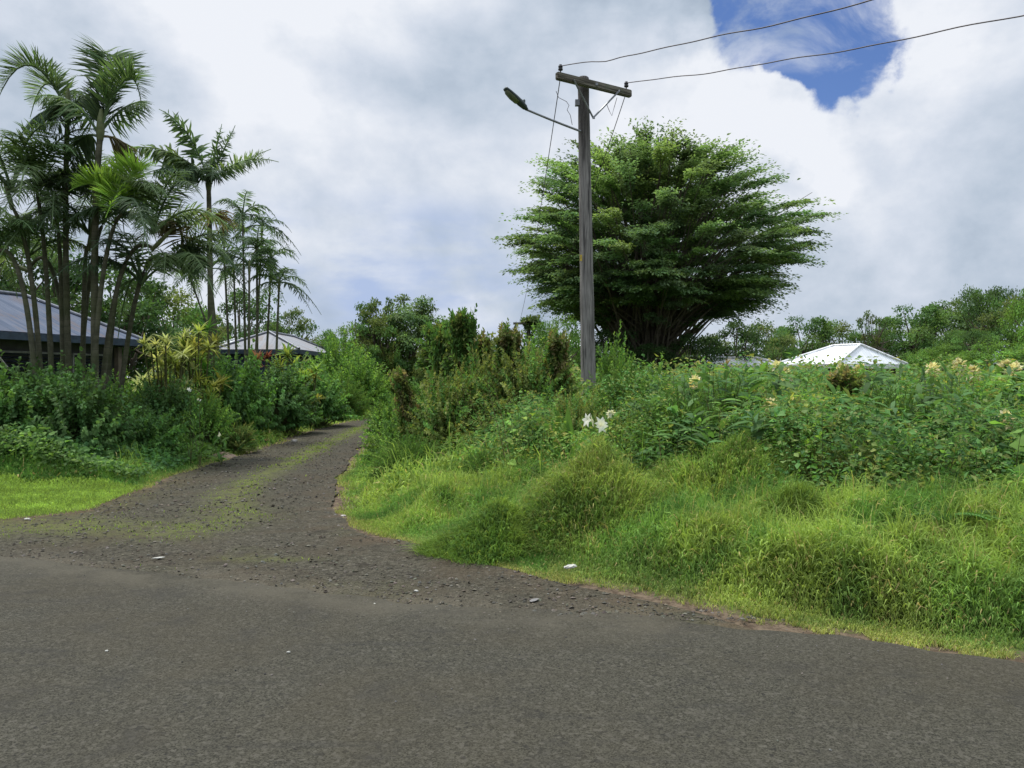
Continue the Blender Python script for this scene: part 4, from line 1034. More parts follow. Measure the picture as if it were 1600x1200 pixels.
# flat leafy pads carried in tiers along the outer part of each limb
cN = vary([(.08, .14, .055), (.105, .17, .06), (.066, .11, .052)], N, .28)
for sv0, np_, sc_ in ((.97, 330, 1.0), (.80, 260, .95), (.60, 150, .8)):
    keep = U(0, 1, N) < (1.0 if sv0 > .9 else .85 if sv0 > .7 else .7)
    Bk, Mk, Tk, dk, ck = B[keep], Mm[keep], T[keep], d[keep], cN[keep]; nk = len(Bk)
    sv = sv0 + U(-.06, .03, nk); s3 = sv[:, None]
    c0 = (1 - s3) ** 2 * Bk + 2 * s3 * (1 - s3) * Mk + s3 ** 2 * Tk + R.normal(0, .3, (nk, 3)) * [1, 1, .5] * (0 if sv0 > .9 else 1)
    out_ = norm(np.stack([dk[:, 0], dk[:, 1], dk[:, 2] * .30 + .05], 1)); lat = norm(np.cross(out_, [0, 0, 1.]) + 1e-6); upv = np.cross(lat, out_)
    la = R.normal(0, .45, (nk, np_)).clip(-1.1, 1.1); lb = R.normal(0, .42, (nk, np_)) * (1 - .35 * np.abs(la)); plen = (U(.8, 1.35, (nk, 1)) * sc_); pwid = U(.45, .8, (nk, 1)) * sc_
    # finger-like twigs: leaves gather round a few rays of the pad
    ray = R.integers(0, 5, (nk, np_)) / 4 - .5; lb = ray * 1.5 * (la + 1.1) / 2.2 + R.normal(0, .09, (nk, np_)); sag = -.16 * (la + .3) ** 2 - .22 * lb ** 2 + R.normal(0, .045, (nk, np_))
    pos = c0[:, None] + out_[:, None] * (la * plen)[..., None] + lat[:, None] * (lb * pwid)[..., None] + upv[:, None] * sag[..., None]
    n = nk * np_; ld = norm(np.repeat(out_, np_, 0) * .8 + np.repeat(lat, np_, 0) * R.normal(0, .7, (n, 1)) + R.normal(0, .25, (n, 3)) + [0, 0, -.22]); L = U(.09, .20, n)
    g.stamp(DIA, frames(ld, np.tile([0, 0, 1.], (n, 1)) + R.normal(0, .35, (n, 3)), L, L, L), pos.reshape(-1, 3), np.repeat(ck, np_, 0) * U(.7, 1.3, (n, 1)))
link('crown', g.mesh('big_tree_crown', M_TREE), o); link('trunk', gs.mesh('big_tree_trunk', M_BARK, True), o)


# ------------------------------------------------------------------ palms
def bez(p0, p1, p2, t): t = np.asarray(t)[:, None]; return (1 - t) ** 2 * p0 + 2 * t * (1 - t) * p1 + t * t * p2


def frond_mesh(key, p0, p1, p2, K=34, ll=.5, lw=.05, col=(.05, .1, .03), hang=.6, up=.25, mtl=None, roll=.45):
    p0, p1, p2 = (np.asarray(v, float) for v in (p0, p1, p2)); g = Geo()
    t = np.linspace(.14, 1, K); c = bez(p0, p1, p2, t); tan = norm(np.gradient(c, axis=0)); side0 = norm(np.cross(tan, [0, 0, 1.]) + 1e-6); nrm0 = norm(np.cross(side0, tan))
    rl = (U(-1, 1, K) * roll + .25 * roll)[:, None]; side = side0 * np.cos(rl) + nrm0 * np.sin(rl); nrm = norm(np.cross(side, tan)); L = ll * np.sin(np.clip(t * .95 + .12, 0, 1) * pi) ** .6 * (1 - .35 * t)
    tm = t_lance(lw / ll, .55, 3)
    for sg in (-1, 1):
        for rep in (0,):
            d = side * sg * .8 + tan * .55 + nrm * up + R.normal(0, .12, (K, 3)) + np.array([0, 0, -hang * .5])
            g.stamp(tm, frames(d, nrm + [0, 0, .3] + R.normal(0, .3, (K, 3)), L, L * U(.85, 1.1, K), L * hang), c, vary([col], K, .2, .08))
    tt = np.linspace(0, 1, 10); cc = bez(p0, p1, p2, tt); g.tubes(cc[None], np.linspace(.028, .008, 10)[None], np.asarray(col) * 1.3 + .02, 4)
    return g.mesh(key, mtl or M_TREE)


def gen_fronds(n, L, ll, lw, col, K=30, spread=(.1, 1.3), seed=0):
    out = []
    for i in range(n):
        a = i * 2.4 + U(-.3, .3); e = U(*spread) if i or n > 1 else U(-.35, 1.25); l = L * U(.85, 1.1)
        h = np.array([cos(a), sin(a)]); p1 = np.array([*(h * l * .5 * cos(e)), l * (.25 + .55 * sin(e))]); p2 = np.array([*(h * l * (.95 - .25 * sin(e))), l * (.9 * sin(e) - .45 * cos(e) - .1)])
        out.append(frond_mesh('frond', [0, 0, 0], p1, p2, K, ll, lw, col))
    return out


def trunk_mesh(pts, r0, r1, n=24, seg=8, crownshaft=None):
    g = Geo(); Pn, Rn = tube_path(pts, r0, r1, n); pts_ = np.asarray(pts, float)
    t = np.linspace(0, 1, n); Pn = bez(pts_[0], pts_[1] * 2 - (pts_[0] + pts_[2]) / 2, pts_[2], t)[None]
    Rn = Rn * (1 + .05 * (np.arange(n) % 2))[None]; Rn[0, 0] *= 1.5; g.tubes(Pn, Rn, (.1, .1, .07), seg)
    return g.mesh('palm_trunk', M_PALM, True)


M_SHAFT = plain('crownshaft', (.10, .12, .045), .5, vr=.3)


def palm(label, bpx, tpx, tpy, Y, fronds, r0=.075, r1=.05, group=None, mid=None, scale=None, shaft=True, base=None):
    """fronds: list of meshes in crown-local coordinates, or explicit px control points"""
    xb = (bpx - 800) / F * Y; zb = tz(xb, Y) if base is None else base
    top = P(tpx, tpy, Y) - [xb, Y, zb]
    o = thing('palm_tree', label, 'palm tree', (xb, Y, zb - .05), 0, group)
    md = top * .5 if mid is None else P(mid[0], mid[1], Y) - [xb, Y, zb]
    link('trunk', trunk_mesh([[0, 0, 0], md, top], r0, r1), o)
    if shaft:
        g = Geo(); dn = norm((top - md)[None])[0]; g.tubes(np.array([[top - dn * .05, top + dn * .12, top + dn * .35, top + dn * .55]]), np.array([[r1 * 1.1, r1 * 1.5, r1 * 1.2, r1 * .5]]), (.1, .1, .1), 8)
        link('crownshaft', g.mesh('crownshaft', M_SHAFT, True), o)
    for f in fronds:
        if isinstance(f, bpy.types.Mesh): q = link('frond', f, o, top + [0, 0, .3 if shaft else 0]); q.rotation_euler = (0, 0, U(0, 6.28)); q.scale = (U(.85, 1.1),) * 3
        else:
            (a0, a1, a2), dy, col, kw = f
            w = [P(a0[0], a0[1], Y), P(a1[0], a1[1], Y) + [0, dy * .5, 0], P(a2[0], a2[1], Y) + [0, dy, 0]]
            link('frond', frond_mesh('frond', *[v - [xb, Y, zb] for v in w], col=col, **kw), o)
    return o


PD = (.034, .06, .03); PM = (.05, .088, .034); PL = (.15, .25, .045); PB = (.10, .085, .05); PG = (.075, .115, .05)
dense = dict(K=96, ll=.66, lw=.034, hang=.3, up=1.0, roll=.3); norm_ = dict(K=56, ll=.65, lw=.042, hang=.9, up=.1)
PGp = 'palms of the tall clump in front of the dark house'
palm('tallest palm of the left clump with one frond pointing straight up', 150, 158, 212, 15, [
    (((157, 205), (196, 40), (112, 68)), .5, PM, dict(K=90, ll=.95, lw=.06, hang=.4, up=.3)), (((158, 205), (150, 150), (128, 82)), .8, PD, dense),
    (((158, 200), (218, 58), (236, 182)), -.3, PM, dense), (((158, 205), (185, 130), (205, 135)), .9, PM, norm_),
    (((157, 208), (120, 130), (60, 165)), -.4, PM, norm_), (((158, 210), (200, 200), (205, 270)), .5, PB, norm_), (((155, 210), (110, 190), (95, 260)), .4, PD, norm_)],
    r0=.075, r1=.055, group=PGp, mid=(149, 400))
palm('second tallest palm of the left clump, fronds arching left', 112, 108, 178, 15.4, [
    (((108, 172), (48, 34), (5, 170)), -.2, PM, dense), (((108, 172), (60, 70), (20, 165)), .6, PG, dense), (((108, 172), (92, 110), (88, 120)), .9, PM, norm_),
    (((108, 172), (140, 110), (150, 190)), .3, PD, norm_), (((108, 176), (80, 160), (60, 230)), -.6, PD, norm_), (((108, 176), (125, 130), (122, 235)), -.8, PD, norm_)],
    r0=.065, r1=.045, group=PGp, mid=(104, 400))
g8 = [gen_fronds(1, 2.0, .55, .028, c_, 60)[0] for c_ in (PD, PM, PD, PD, PM, PG, PD, PD, PG, PM)]
lst = [(70, 20, 320, 14.8, 'leftmost palm stem leaning left, crown at the picture edge'), (84, 58, 290, 15.2, 'second stem from the left in the clump, leaning left'),
       (100, 90, 345, 15.6, 'third stem from the left, crown half way up the clump'), (64, -12, 400, 14.6, 'palm leaning out of the picture at the far left'),
       (128, 140, 385, 15.8, 'slim palm just right of the tallest stem, dark crown'), (140, 192, 330, 14.9, 'palm with bright yellow green fronds in the middle of the clump'),
       (152, 240, 385, 15.3, 'right-hand palm of the clump, leaning right with drooping fronds'), (163, 222, 440, 15.9, 'low palm at the right side of the clump'),
       (116, 45, 420, 16.2, 'low dark palm behind the left stems'), (178, 285, 415, 16.0, 'outermost right palm of the clump with long curling fronds'), (120, 172, 330, 16.4, 'dark palm crown right below the tallest crown')]
for i, (bp, tp, ty, Yp, lab) in enumerate(lst):
    fr = [g8[R.integers(0, 10)] for _ in range(9)]
    if tp == 192: fr = fr[:8] + [(((192, 312), (165, 270), (132, 305)), -.5, PL, dense), (((192, 312), (215, 240), (246, 285)), -.4, PL, dense), (((190, 312), (200, 300), (200, 350)), -.8, PL, dense)]
    if tp == 285: fr = fr[:7] + [(((285, 395), (300, 300), (225, 380)), -.4, PB, norm_), (((270, 385), (330, 360), (292, 440)), .2, PD, norm_)]
    palm('palm in the left clump: ' + lab if False else lab, bp, tp if tp != 285 else 262, ty, Yp, fr, r0=.056, r1=.032, group=PGp, mid=((bp * .62 + tp * .38), 440), shaft=(i % 2 == 0))
# the single palm
palm('tall single palm with feathery crown standing right of the clump', 331, 327, 292, 20, [
    (((326, 275), (300, 190), (258, 175)), -.3, PM, dict(K=70, ll=.6, lw=.075, hang=.5, up=.1, roll=1.1)), (((325, 278), (270, 215), (202, 245)), -.6, PG, dict(K=70, ll=.62, lw=.075, hang=.8, up=0, roll=1.1)),
    (((325, 280), (280, 230), (228, 225)), .5, PM, dict(K=70, ll=.6, lw=.07, hang=.7, up=0, roll=1.1)), (((326, 282), (285, 255), (250, 285)), -.9, PD, dict(K=40, ll=.6, lw=.07, hang=.9, up=0, roll=1.1)),
    (((328, 272), (338, 220), (341, 186)), .3, PM, dict(K=56, ll=.36, lw=.05, hang=.2, up=.1, roll=1.1)), (((330, 272), (348, 225), (358, 184)), .5, PM, dict(K=56, ll=.36, lw=.05, hang=.2, up=.1, roll=1.1)),
    (((331, 278), (370, 245), (415, 222)), .5, PG, dict(K=60, ll=.40, lw=.045, hang=.4, up=.2, roll=1.1)), (((331, 282), (380, 235), (442, 256)), -.3, PG, dict(K=64, ll=.46, lw=.045, hang=.7, up=0, roll=1.1)),
    (((330, 284), (345, 250), (350, 295)), -.8, PD, dict(K=56, ll=.55, lw=.06, hang=.9, up=0, roll=1.1)), (((328, 282), (310, 250), (300, 300)), -.9, PD, dict(K=56, ll=.55, lw=.06, hang=.9, up=0, roll=1.1)),
    (((328, 278), (320, 225), (305, 235)), 1.0, PD, dict(K=56, ll=.55, lw=.06, hang=.6, up=0, roll=1.1))],
    r0=.09, r1=.06, mid=(329, 430))
po = bpy.data.objects['palm_tree' + ('.%03d' % (len(lst) + 2))]
g = Geo(); n = 60; th = U(0, 6.28, n); Bq = np.zeros((n, 3)); Tq = np.stack([np.cos(th) * U(.3, .75, n), np.sin(th) * .4, U(-.45, .15, n)], 1); s = np.linspace(0, 1, 6)[None, :, None]
Pn = (1 - s) ** 2 * Bq[:, None] + 2 * s * (1 - s) * (Tq * .6 + [0, 0, .25])[:, None] + s ** 2 * Tq[:, None]; g.tubes(Pn, np.tile(np.linspace(.02, .01, 6), (n, 1)), vary([(.22, .17, .07)], n), 3)
link('flower_spray', g.mesh('flower_spray', M_LEAF), po, P(332, 342, 20) - np.array(po.location))
# group of thin palms further back
g6 = [gen_fronds(1, 1.7, .48, .06, c_, 26)[0] for c_ in (PD, PM, PD, PM, PG, PD)]
for bp, tp, ty, Yp, lab in [(385, 380, 345, 32, 'tallest of the thin palms behind the single palm'), (362, 350, 372, 33, 'thin palm leaning left, next to the single palm'), (402, 402, 398, 31, 'thin palm in the middle of the rear group'),
                            (412, 424, 412, 33, 'thin palm with crown at the right of the rear group'), (372, 366, 428, 34, 'low thin palm behind the rear group middle'), (395, 410, 362, 35, 'thin palm with small crown, high at the right of the rear group'),
                            (428, 436, 452, 31, 'small thin palm at the right end of the rear group'), (350, 330, 430, 30, 'low palm just behind the single palm trunk'), (388, 390, 425, 30, 'short thin palm in front of the rear group'),
                            (372, 300, 440, 36, 'low palm left of the single palm trunk')]:
    palm(lab, bp, tp, ty, Yp, [g6[R.integers(0, 6)] for _ in range(11)], r0=.06, r1=.04, group='thin palms of the rear group', shaft=True)


# ------------------------------------------------------------------ houses
def uvmesh(name, faces, mtl):
    """faces: list of vertex lists; uv in metres, u along the first (eave) edge"""
    V, Fc, UV = [], [], []
    for f in faces:
        f = [np.asarray(p, float) for p in f]; u = norm((f[1] - f[0])[None])[0]; nn = np.cross(f[1] - f[0], f[-1] - f[0]); v = norm(np.cross(nn, u)[None])[0]
        Fc.append(list(range(len(V), len(V) + len(f)))); V += [tuple(p) for p in f]; UV += [(np.dot(p - f[0], u), np.dot(p - f[0], v)) for p in f]
    me = bpy.data.meshes.new(name); me.from_pydata(V, [], Fc); ul = me.uv_layers.new(name='UVMap')
    for i_, uv in enumerate(UV): ul.data[i_].uv = uv
    me.materials.append(mtl); me.update(); return me


def hip_house(label, x0, x1, y0, y1, ze, zr, inset, mroof, mwall, mcap, base, name='house', windows=(), wallz=None, over=.5, mfasc=None, ridge=None):
    o = thing(name, label, 'house', ((x0 + x1) / 2, y0, base)); L = lambda p: np.asarray(p, float) - np.array([(x0 + x1) / 2, y0, base])
    ym = (y0 + y1) / 2; rl, rr_ = (x0 + inset, x1 - inset) if ridge is None else ridge
    A, B_, C_, D_ = (L(p) for p in ((x0, y0, ze), (x1, y0, ze), (x1, y1, ze), (x0, y1, ze))); E_, F_ = L((rl, ym, zr)), L((rr_, ym, zr))
    rf = link('roof', uvmesh('roof', [[A, B_, F_, E_], [B_, C_, F_], [C_, D_, E_, F_], [D_, A, E_]], mroof), o)
    md = rf.modifiers.new('thick', 'SOLIDIFY'); md.thickness = .05; md.offset = -1
    for p, q in ((A, E_), (B_, F_), (C_, F_), (D_, E_), (E_, F_)):
        g = Geo(); g.tubes(np.array([[p + (0, 0, .03), (p + q) / 2 + (0, 0, .04), q + (0, 0, .04)]]), np.full((1, 3), .07), (.1,) * 3, 6); link('ridge_cap', g.mesh('ridge_cap', mcap, True), rf)
    g = Geo(); t_ = .04
    for c, s_ in ((((x0 + x1) / 2, y0 - .03, ze - .13), (x1 - x0 + .1, t_, .2)), (((x0 + x1) / 2, y1 + .03, ze - .13), (x1 - x0 + .1, t_, .2)), ((x0 - .03, ym, ze - .13), (t_, y1 - y0, .2)), ((x1 + .03, ym, ze - .13), (t_, y1 - y0, .2))):
        g.box(L(c), s_)
    link('fascia', g.mesh('fascia', mfasc or mcap), o)
    g = Geo(); hw = ze - .05 - base; g.box(L(((x0 + x1) / 2, ym, base + hw / 2)), (x1 - x0 - 2 * over, y1 - y0 - 2 * over, hw)); link('wall', g.mesh('wall', mwall), o)
    yf = y0 + over
    for wx0, wx1, wz0, wz1 in windows:
        g = Geo(); fw = .06
        for c, s_ in ((((wx0 + wx1) / 2, yf - .03, wz0 - fw / 2), (wx1 - wx0 + 2 * fw, .08, fw)), (((wx0 + wx1) / 2, yf - .03, wz1 + fw / 2), (wx1 - wx0 + 2 * fw, .08, fw)),
                      ((wx0 - fw / 2, yf - .03, (wz0 + wz1) / 2), (fw, .08, wz1 - wz0)), ((wx1 + fw / 2, yf - .03, (wz0 + wz1) / 2), (fw, .08, wz1 - wz0))): g.box(L(c), s_)
        wn = link('window', g.mesh('window', M_GREYP), o); g = Geo()
        for zz in np.arange(wz0 + .05, wz1, .11):
            a = .6; g.box(L(((wx0 + wx1) / 2, yf - .05, zz)), (wx1 - wx0, .10, .006), rot=[[1, 0, 0], [0, cos(a), -sin(a)], [0, sin(a), cos(a)]])
        link('louvres', g.mesh('louvres', M_LOUV), wn)
    return o, L


# left house: its long side faces the track and runs away from the viewpoint
h1, L = hip_house('dark louvred house with blue grey iron roof behind the palm clump', -5.5, 5.5, 0, 6, 2.88, 4.25, 1.8, M_ROOF1, M_WALL, M_CAP, 0.0,
                  windows=[(.2, 1.5, 1.35, 2.3), (1.65, 2.9, 1.35, 2.3), (3.1, 4.3, 1.35, 2.3), (-1.3, .05, 1.35, 2.3), (-3, -1.45, 1.35, 2.3)], mfasc=M_FASC)
g = Geo(); g.box(L((0, .36, 1.24)), (9.8, .08, .07)); link('sill_rail', g.mesh('sill_rail', M_POST), h1)
g = Geo(); g.box(L((0, .42, .60)), (9.9, .05, 1.1)); link('lower_wall_panel', g.mesh('panel', M_WALL2), h1)
g = Geo(); g.box(L((4.75, .3, 1.35)), (.16, .16, 2.5)); link('post', g.mesh('post', M_WALL2), h1)
g = Geo(); g.tubes(np.array([[L((.1, .0, 2.2)), L((.5, .0, 1.75)), L((1.1, .0, 1.3))]]), np.full((1, 3), .03), (.1,) * 3, 5)
link('brace', g.mesh('brace', M_POST), h1)
h1.location = (-13.95, 20.7, 0); h1.rotation_euler = (0, 0, math.atan2(.965, .26))
# middle house
h2, L = hip_house('house with pale grey hip roof and dark blue wall in the middle distance', -4.2, 4, 0, 4.2, 3.0, 3.95, 1.9, M_ROOF2, M_BLUEW, M_CAP, 0, mfasc=M_FASC,
          windows=[(1.6, 2.6, 1.4, 2.4), (-2, -1, 1.4, 2.4)], over=.4)
h2.location = (-10.5, 42, 0); h2.rotation_euler = (0, 0, pi / 2)
Y2 = 46.0
hip_house('low annexe with whitish roof left of the pale grey hip roof', (335 - 800) / F * Y2, (378 - 800) / F * Y2, Y2, Y2 + 4, CH + (HZ - 540) / F * Y2, CH + (HZ - 530) / F * (Y2 + 2), .6, M_ROOF3, M_BLUEW, M_CAPW, 0, name='annexe', over=.3)
# right house, seen on its corner
h3, L = hip_house('house with bright white hip roof behind the ginger on the right', -3.9, 0, 0, 5.6, 2.30, 3.30, .75, M_ROOF3, M_WALL2, M_CAPW, 0, over=.4,
          windows=[(-2.9, -1.6, .9, 1.8)], ridge=(-2.4, -.8))
rz3 = radians(-60); h3.location = (16.15 - 1.95 * cos(rz3), 38 - 1.95 * sin(rz3), 0); h3.rotation_euler = (0, 0, rz3)
Y3 = 37.0
hip_house('low flat white roofed shed left of the white hip roof', (1098 - 800) / F * Y3, (1225 - 800) / F * Y3, Y3, Y3 + 3.5, CH + (HZ - 571) / F * Y3, CH + (HZ - 560) / F * (Y3 + 1.7), .8, M_ROOF3, M_WALL2, M_CAPW, 0, name='shed', over=.3)
Y3 = 70.0
hip_house('tiny distant white roof seen just left of the pole', (880 - 800) / F * Y3, (912 - 800) / F * Y3, Y3, Y3 + 4, CH + (HZ - 541) / F * Y3, CH + (HZ - 530) / F * (Y3 + 2), .6, M_ROOF3, M_WALL2, M_CAPW, 0, name='cottage', over=.3)

# ------------------------------------------------------------------ utility pole
Yp = 16.0; xb = (921 - 800) / F * Yp; zb = tz(xb, Yp)
pole = thing('utility_pole', 'grey weathered wooden utility pole with crossarm and street lamp in the overgrown lot', 'utility pole', (xb, Yp, zb))
LP = lambda p: np.asarray(p, float) - np.array([xb, Yp, zb])
top = P(911, 124, Yp); n = 30; t = np.linspace(0, 1, n)[:, None]; Pn = LP((xb, Yp, zb)) * (1 - t) + LP(top) * t + np.array([0, 0, -.1]) * (1 - t)
g = Geo(); Rn = np.linspace(.165, .115, n) * (1 + .015 * R.normal(0, 1, n)); Pn2 = np.concatenate([Pn, Pn[-1:] + [0, 0, .02], Pn[-1:] + [0, 0, .021]]); Rn2 = np.concatenate([Rn, [Rn[-1] * .85, .001]])
g.tubes(Pn2[None], Rn2[None], (.1,) * 3, 16); link('shaft', g.mesh('shaft', M_WOOD, True), pole)
EL, ER = P(862, 124, 15.45), P(977, 152, 16.5); EL[2] -= 0; ctr = (EL + ER) / 2
ax_ = norm((ER - EL)[None])[0]; ay_ = norm(np.cross([0, 0, 1.], ax_)[None])[0]; az_ = np.cross(ax_, ay_); rot = np.stack([ax_, ay_, az_], 1)
off = -ay_ * .16 if ay_[1] > 0 else ay_ * .16
import bmesh
bm = bmesh.new(); bmesh.ops.create_cube(bm, size=1); bmesh.ops.scale(bm, vec=(np.linalg.norm(ER - EL), .11, .15), verts=bm.verts)
bmesh.ops.bevel(bm, geom=list(bm.edges), offset=.018, segments=2, affect='EDGES'); me = bpy.data.meshes.new('crossarm'); bm.to_mesh(me); bm.free(); me.materials.append(M_ARM)
arm = link('crossarm', me, pole)
from mathutils import Matrix, Vector
arm.matrix_local = Matrix.Translation(Vector(LP(ctr + off))) @ Matrix([list(r_) for r_ in rot]).to_4x4()


def lathe(prof, C=(.1,) * 3, seg=12):
    g = Geo(); a = np.array(prof, float); Pn = np.stack([a[:, 1] * 0, a[:, 1] * 0, a[:, 1]], 1)[None]; g.tubes(Pn, a[None, :, 0], C, seg); return g


hl = np.linalg.norm(ER - EL) / 2; INS = []
for sx in (-hl + .10, hl - .12):
    g = lathe([(.012, 0), (.012, .05), (.045, .055), (.05, .08), (.03, .10), (.045, .11), (.045, .14), (.025, .15), (.03, .165), (.001, .17)]); ii = link('insulator', g.mesh('insulator', M_INS, True), arm, (sx, 0, .073))
    INS.append(ctr + off + ax_ * sx + np.array([0, 0, .073 + .14]))
low = P(916, 190, Yp) + off * .9
for sx in (-hl * .62, hl * .62):
    a_ = ctr + off * 1.45 + ax_ * sx - [0, 0, .02]; d_ = norm((low + off * .5 - a_)[None])[0]; g = Geo(); g.tubes(np.array([[LP(a_), LP((a_ + low + off * .5) / 2), LP(low + off * .5)]]), np.full((1, 3), .02), (.1,) * 3, 5); link('brace', g.mesh('brace', M_GALV), pole)
for p_ in (ctr + off * 1.4, low + off * .6): g = Geo(); g.box(LP(p_), (.05, .03, .05)); link('bolt', g.mesh('bolt', M_GALV), pole)
# lamp arm and lamp
a0, a1 = P(906, 209, Yp) + [0, -.12, 0], P(823, 182, Yp) + [0, -.35, 0]
g = Geo(); tt = np.linspace(0, 1, 10)[:, None]; pth = a0 * (1 - tt) + a1 * tt + np.array([0, 0, -.008]) * np.sin(tt * pi); g.tubes(np.array([LP(p) for p in pth])[None], np.full((1, 10), .024), (.1,) * 3, 8)
la = link('lamp_arm', g.mesh('lamp_arm', M_GALV, True), pole)
h0, h1_ = a1, P(789, 156, Yp) + [0, -.6, 0]; hd = norm((h1_ - h0)[None])[0]; Lh = np.linalg.norm(h1_ - h0)
hx = norm(np.cross(hd, [0, 0, 1.])[None])[0]; hz_ = np.cross(hx, hd)
st = [(0, .035, .035), (.06, .045, .045), (.10, .065, .06), (.30, .088, .075), (.55, .10, .065), (.8, .095, .052), (.96, .08, .04), (1.0, .06, .03)]
g = Geo(); V = []; sg = 14
for s_, w_, hh_ in st:
    for q in range(sg):
        a = q / sg * 2 * pi; V.append(LP(h0 + hd * s_ * Lh + hx * cos(a) * w_ + hz_ * (sin(a) * hh_ * (1 if sin(a) > 0 else .7))))
Q = [[i * sg + j, i * sg + (j + 1) % sg, (i + 1) * sg + (j + 1) % sg, (i + 1) * sg + j] for i in range(len(st) - 1) for j in range(sg)]
V.append(LP(h1_)); T_ = [[(len(st) - 1) * sg + j, (len(st) - 1) * sg + (j + 1) % sg, len(V) - 1] for j in range(sg)]
g.add(V, Q, T_); lh = link('lamp_head', g.mesh('lamp_head', M_LAMPH, True), la)
g = Geo(); V = []; st2 = [(.36, .06, .0), (.42, .09, .035), (.65, .10, .05), (.86, .085, .035), (.93, .05, 0)]
for s_, w_, hh_ in st2:
    for q in range(7): a = q / 6 * pi; V.append(LP(h0 + hd * s_ * Lh + hx * cos(a) * w_ - hz_ * (.030 + sin(a) * hh_)))
g.add(V, [[i * 7 + j, i * 7 + j + 1, (i + 1) * 7 + j + 1, (i + 1) * 7 + j] for i in range(4) for j in range(6)]); link('lens', g.mesh('lens', M_LENS, True), lh)
g = lathe([(.03, 0), (.03, .05), (.02, .06), (.001, .062)]); q = link('photocell', g.mesh('photocell', M_LAMPH, True), lh, LP(h0 + hd * .22 * Lh + hz_ * .07))
g = Geo(); g.box(LP(P(908, 405, Yp) + [-.02, -.155, 0]), (.045, .02, .13)); link('tag', g.mesh('tag', M_TAG), pole)
g = Geo(); g.box(LP(P(903, 163, Yp) + [-.02, -.03, 0]), (.09, .09, .12)); link('bracket', g.mesh('bracket', M_GALV), pole)
# drooping loose wires at the crossarm
for pts in ([(868, 148), (872, 158), (884, 164), (888, 170), (885, 177), (890, 185), (893, 200)], [(962, 158), (958, 172), (954, 186), (950, 178), (946, 168)]):
    g = Geo(); c = np.array([LP(P(a, c_, 15.9) + [0, -.15, 0]) for a, c_ in pts]); g.tubes(c[None], np.full((1, len(c)), .006), (.1,) * 3, 4); link('loose_wire', g.mesh('loose_wire', M_WIRE), pole)


def wire(pts, r, label, group='overhead wires of the pole line'):
    g = Geo(); pts = np.array(pts); g.tubes((pts - pts[0])[None], np.full((1, len(pts)), r), (.1,) * 3, 6); setp(link('power_line', g.mesh('power_line', M_WIRE, True), loc=pts[0]), label, 'power line', group)


dl = np.array([.57, -.82])
for w_, (p0, tgt, lab) in enumerate(((INS[0], (1375, 0), 'upper overhead wire from the left insulator out over the road'), (INS[1], (1600, 25), 'lower overhead wire from the right insulator towards the right'))):
    rx_ = (tgt[0] - 800) / F; t1 = (rx_ * p0[1] - p0[0]) / (dl[0] - rx_ * dl[1]); yy = p0[1] + dl[1] * t1; zt = CH + (HZ - tgt[1]) / F * yy; S = 42
    sl_ = (p0[2] - zt) / (t1 - t1 * t1 / S); tt = np.linspace(0, S, 220)
    wob = .6 * (.02 * np.sin(tt * 2.1) + .012 * np.sin(tt * 4.7 + 1)) * np.minimum(1, tt)
    zz = p0[2] - sl_ * tt + sl_ / S * tt * tt + wob
    if w_ == 0: zz += .06 * np.exp(-((tt - 1.35) / .35) ** 2) * -1
    wire(np.stack([p0[0] + dl[0] * tt, p0[1] + dl[1] * tt, zz], 1), .009, lab)
# distant poles
DP = []
for px, pt, Yd, r, lab in ((825, 500, 52, .16, 'dark distant pole with vines around its top, left of the main pole'), (801, 523, 95, .16, 'farthest tiny pole with crossarm on the skyline')):
    x = (px - 800) / F * Yd; h = CH + (HZ - pt) / F * Yd; o = thing('distant_pole', lab, 'utility pole', (x, Yd, 0), 0, 'distant poles of the line')
    g = Geo(); g.tubes(np.array([[(0, 0, 0), (0, 0, h / 2), (.05, 0, h)]]), np.array([[r, r * .9, r * .75]]), (.1,) * 3, 8); link('shaft', g.mesh('shaft', M_ARM, True), o)
    g = Geo(); g.box((0, -.2, h - .25), (2.0, .12, .15)); link('crossarm', g.mesh('crossarm', M_ARM), o); DP.append(np.array([x, Yd, h]))
    if px == 825:
        g = Geo(); n = 1500; d = norm(R.normal(0, 1, (n, 3))); pos = d * [.5, .5, .4] * (U(.3, 1.1, (n, 1))) * (.5 + 1.0 * vn(d[:, 0] * 2, d[:, 2] * 2, 1.5))[:, None] + np.array([.1, 0, h - .15]); pos[:, 2] -= (U(0, 1, n) < .25) * U(0, 1.6, n); pos[:, 0] += .3 * (U(0, 1, n) < .5); Lq = U(.12, .26, n)
        g.stamp(DIAW, frames(d + R.normal(0, .5, (n, 3)), d + [0, 0, .5], Lq, Lq, Lq), pos, vary(TD + TO, n)); link('vine', g.mesh('pole_vine', M_TREE), o)
for p0, q0, lab in ((INS[0] - [0, 0, .2], DP[0] + [-.6, -.3, -.2], 'thin wire falling away from the left crossarm end to the distant pole'), (INS[1] - [0, 0, .2], DP[0] + [.7, -.3, -.2], 'thin wire from the right crossarm end to the distant pole, behind the big tree')):
    t = np.linspace(0, 1, 40)[:, None]; wire(p0 * (1 - t) + q0 * t + np.array([0, 0, -1.0]) * 4 * t * (1 - t) * .6, .009, lab)
t = np.linspace(0, 1, 20)[:, None]
for s_, w_ in ((-.8, 'left'), (.8, 'right')): wire((DP[0] + [s_, -.2, -.1]) * (1 - t) + (DP[1] + [s_, -.2, -.1]) * t - np.array([0, 0, 1.5]) * 4 * t * (1 - t) * .6, .012, f'{w_} wire between the two distant poles')


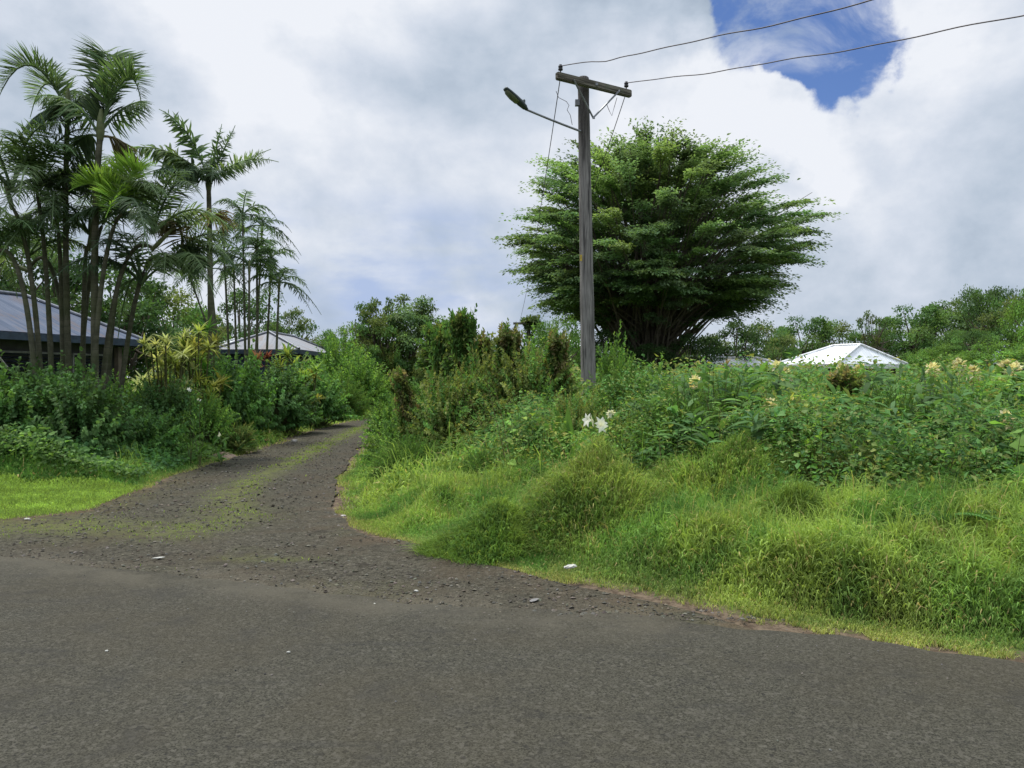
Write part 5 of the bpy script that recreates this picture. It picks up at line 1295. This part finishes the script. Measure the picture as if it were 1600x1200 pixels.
# ------------------------------------------------------------------ litter
def litter(px, py, lx, ly, lz, label, rz=0., name='litter', z=.03, mtl=None, crumple=True, cat='litter'):
    Yd = (CH - z) * F / (py - HZ); x = (px - 800) / F * Yd; bm = bmesh.new(); bmesh.ops.create_icosphere(bm, subdivisions=3, radius=.5)
    for v in bm.verts:
        v.co.z = max(-.35, v.co.z); f_ = 1 + .25 * (float(vn(v.co.x * 3 + px, v.co.y * 3 + v.co.z * 2, 2)) - .5) * 2; v.co = Vector((v.co.x * lx * f_, v.co.y * ly * f_, v.co.z * lz * f_))
    me = bpy.data.meshes.new(name); bm.to_mesh(me); bm.free(); me.materials.append(mtl or M_WHITE); o = link(name, me, loc=(x, Yd, z)); o.rotation_euler = (0, 0, rz); setp(o, label, cat)


litter(246, 872, .11, .025, .012, 'thin white strip of litter lying on the gravel near the road edge', .5, 'white_strip')
litter(891, 886, .13, .05, .03, 'white crumpled scrap lying on the verge grass', .7, 'white_scrap', z=.13)
litter(41, 811, .07, .03, .02, 'pale flat scrap at the left end of the gravel', .1, 'pale_scrap')
litter(536, 806, .06, .05, .02, 'pale stone at the foot of the verge grass', .1, 'pale_stone', mtl=M_POST, cat='stone')
litter(165, 1018, .02, .014, .01, 'white chip on the asphalt at the left, the farther of two', 0, 'white_chip', z=.05)
litter(154, 1088, .018, .013, .01, 'white chip on the asphalt at the left, the nearer of two', .6, 'white_chip', z=.05)
litter(450, 1020, .022, .01, .01, 'pale chip on the asphalt in the middle left', .3, 'pale_chip', z=.05)
litter(585, 985 - 40, .04, .03, .015, 'small white pebble at the road edge', 0, 'white_pebble', z=.02, cat='stone')
litter(650, 924, .035, .02, .015, 'small white pebble on the gravel below the verge', 0, 'white_pebble', z=.02, cat='stone')
litter(835, 938, .10, .04, .01, 'flat brown leaf on the gravel shoulder', .9, 'dead_leaf', z=.025, mtl=M_GREYP, cat='leaf')
litter(460, 689, .16, .08, .08, 'pale stone on the left edge of the track', .9, 'pale_stone', z=.05, mtl=M_POST, cat='stone')
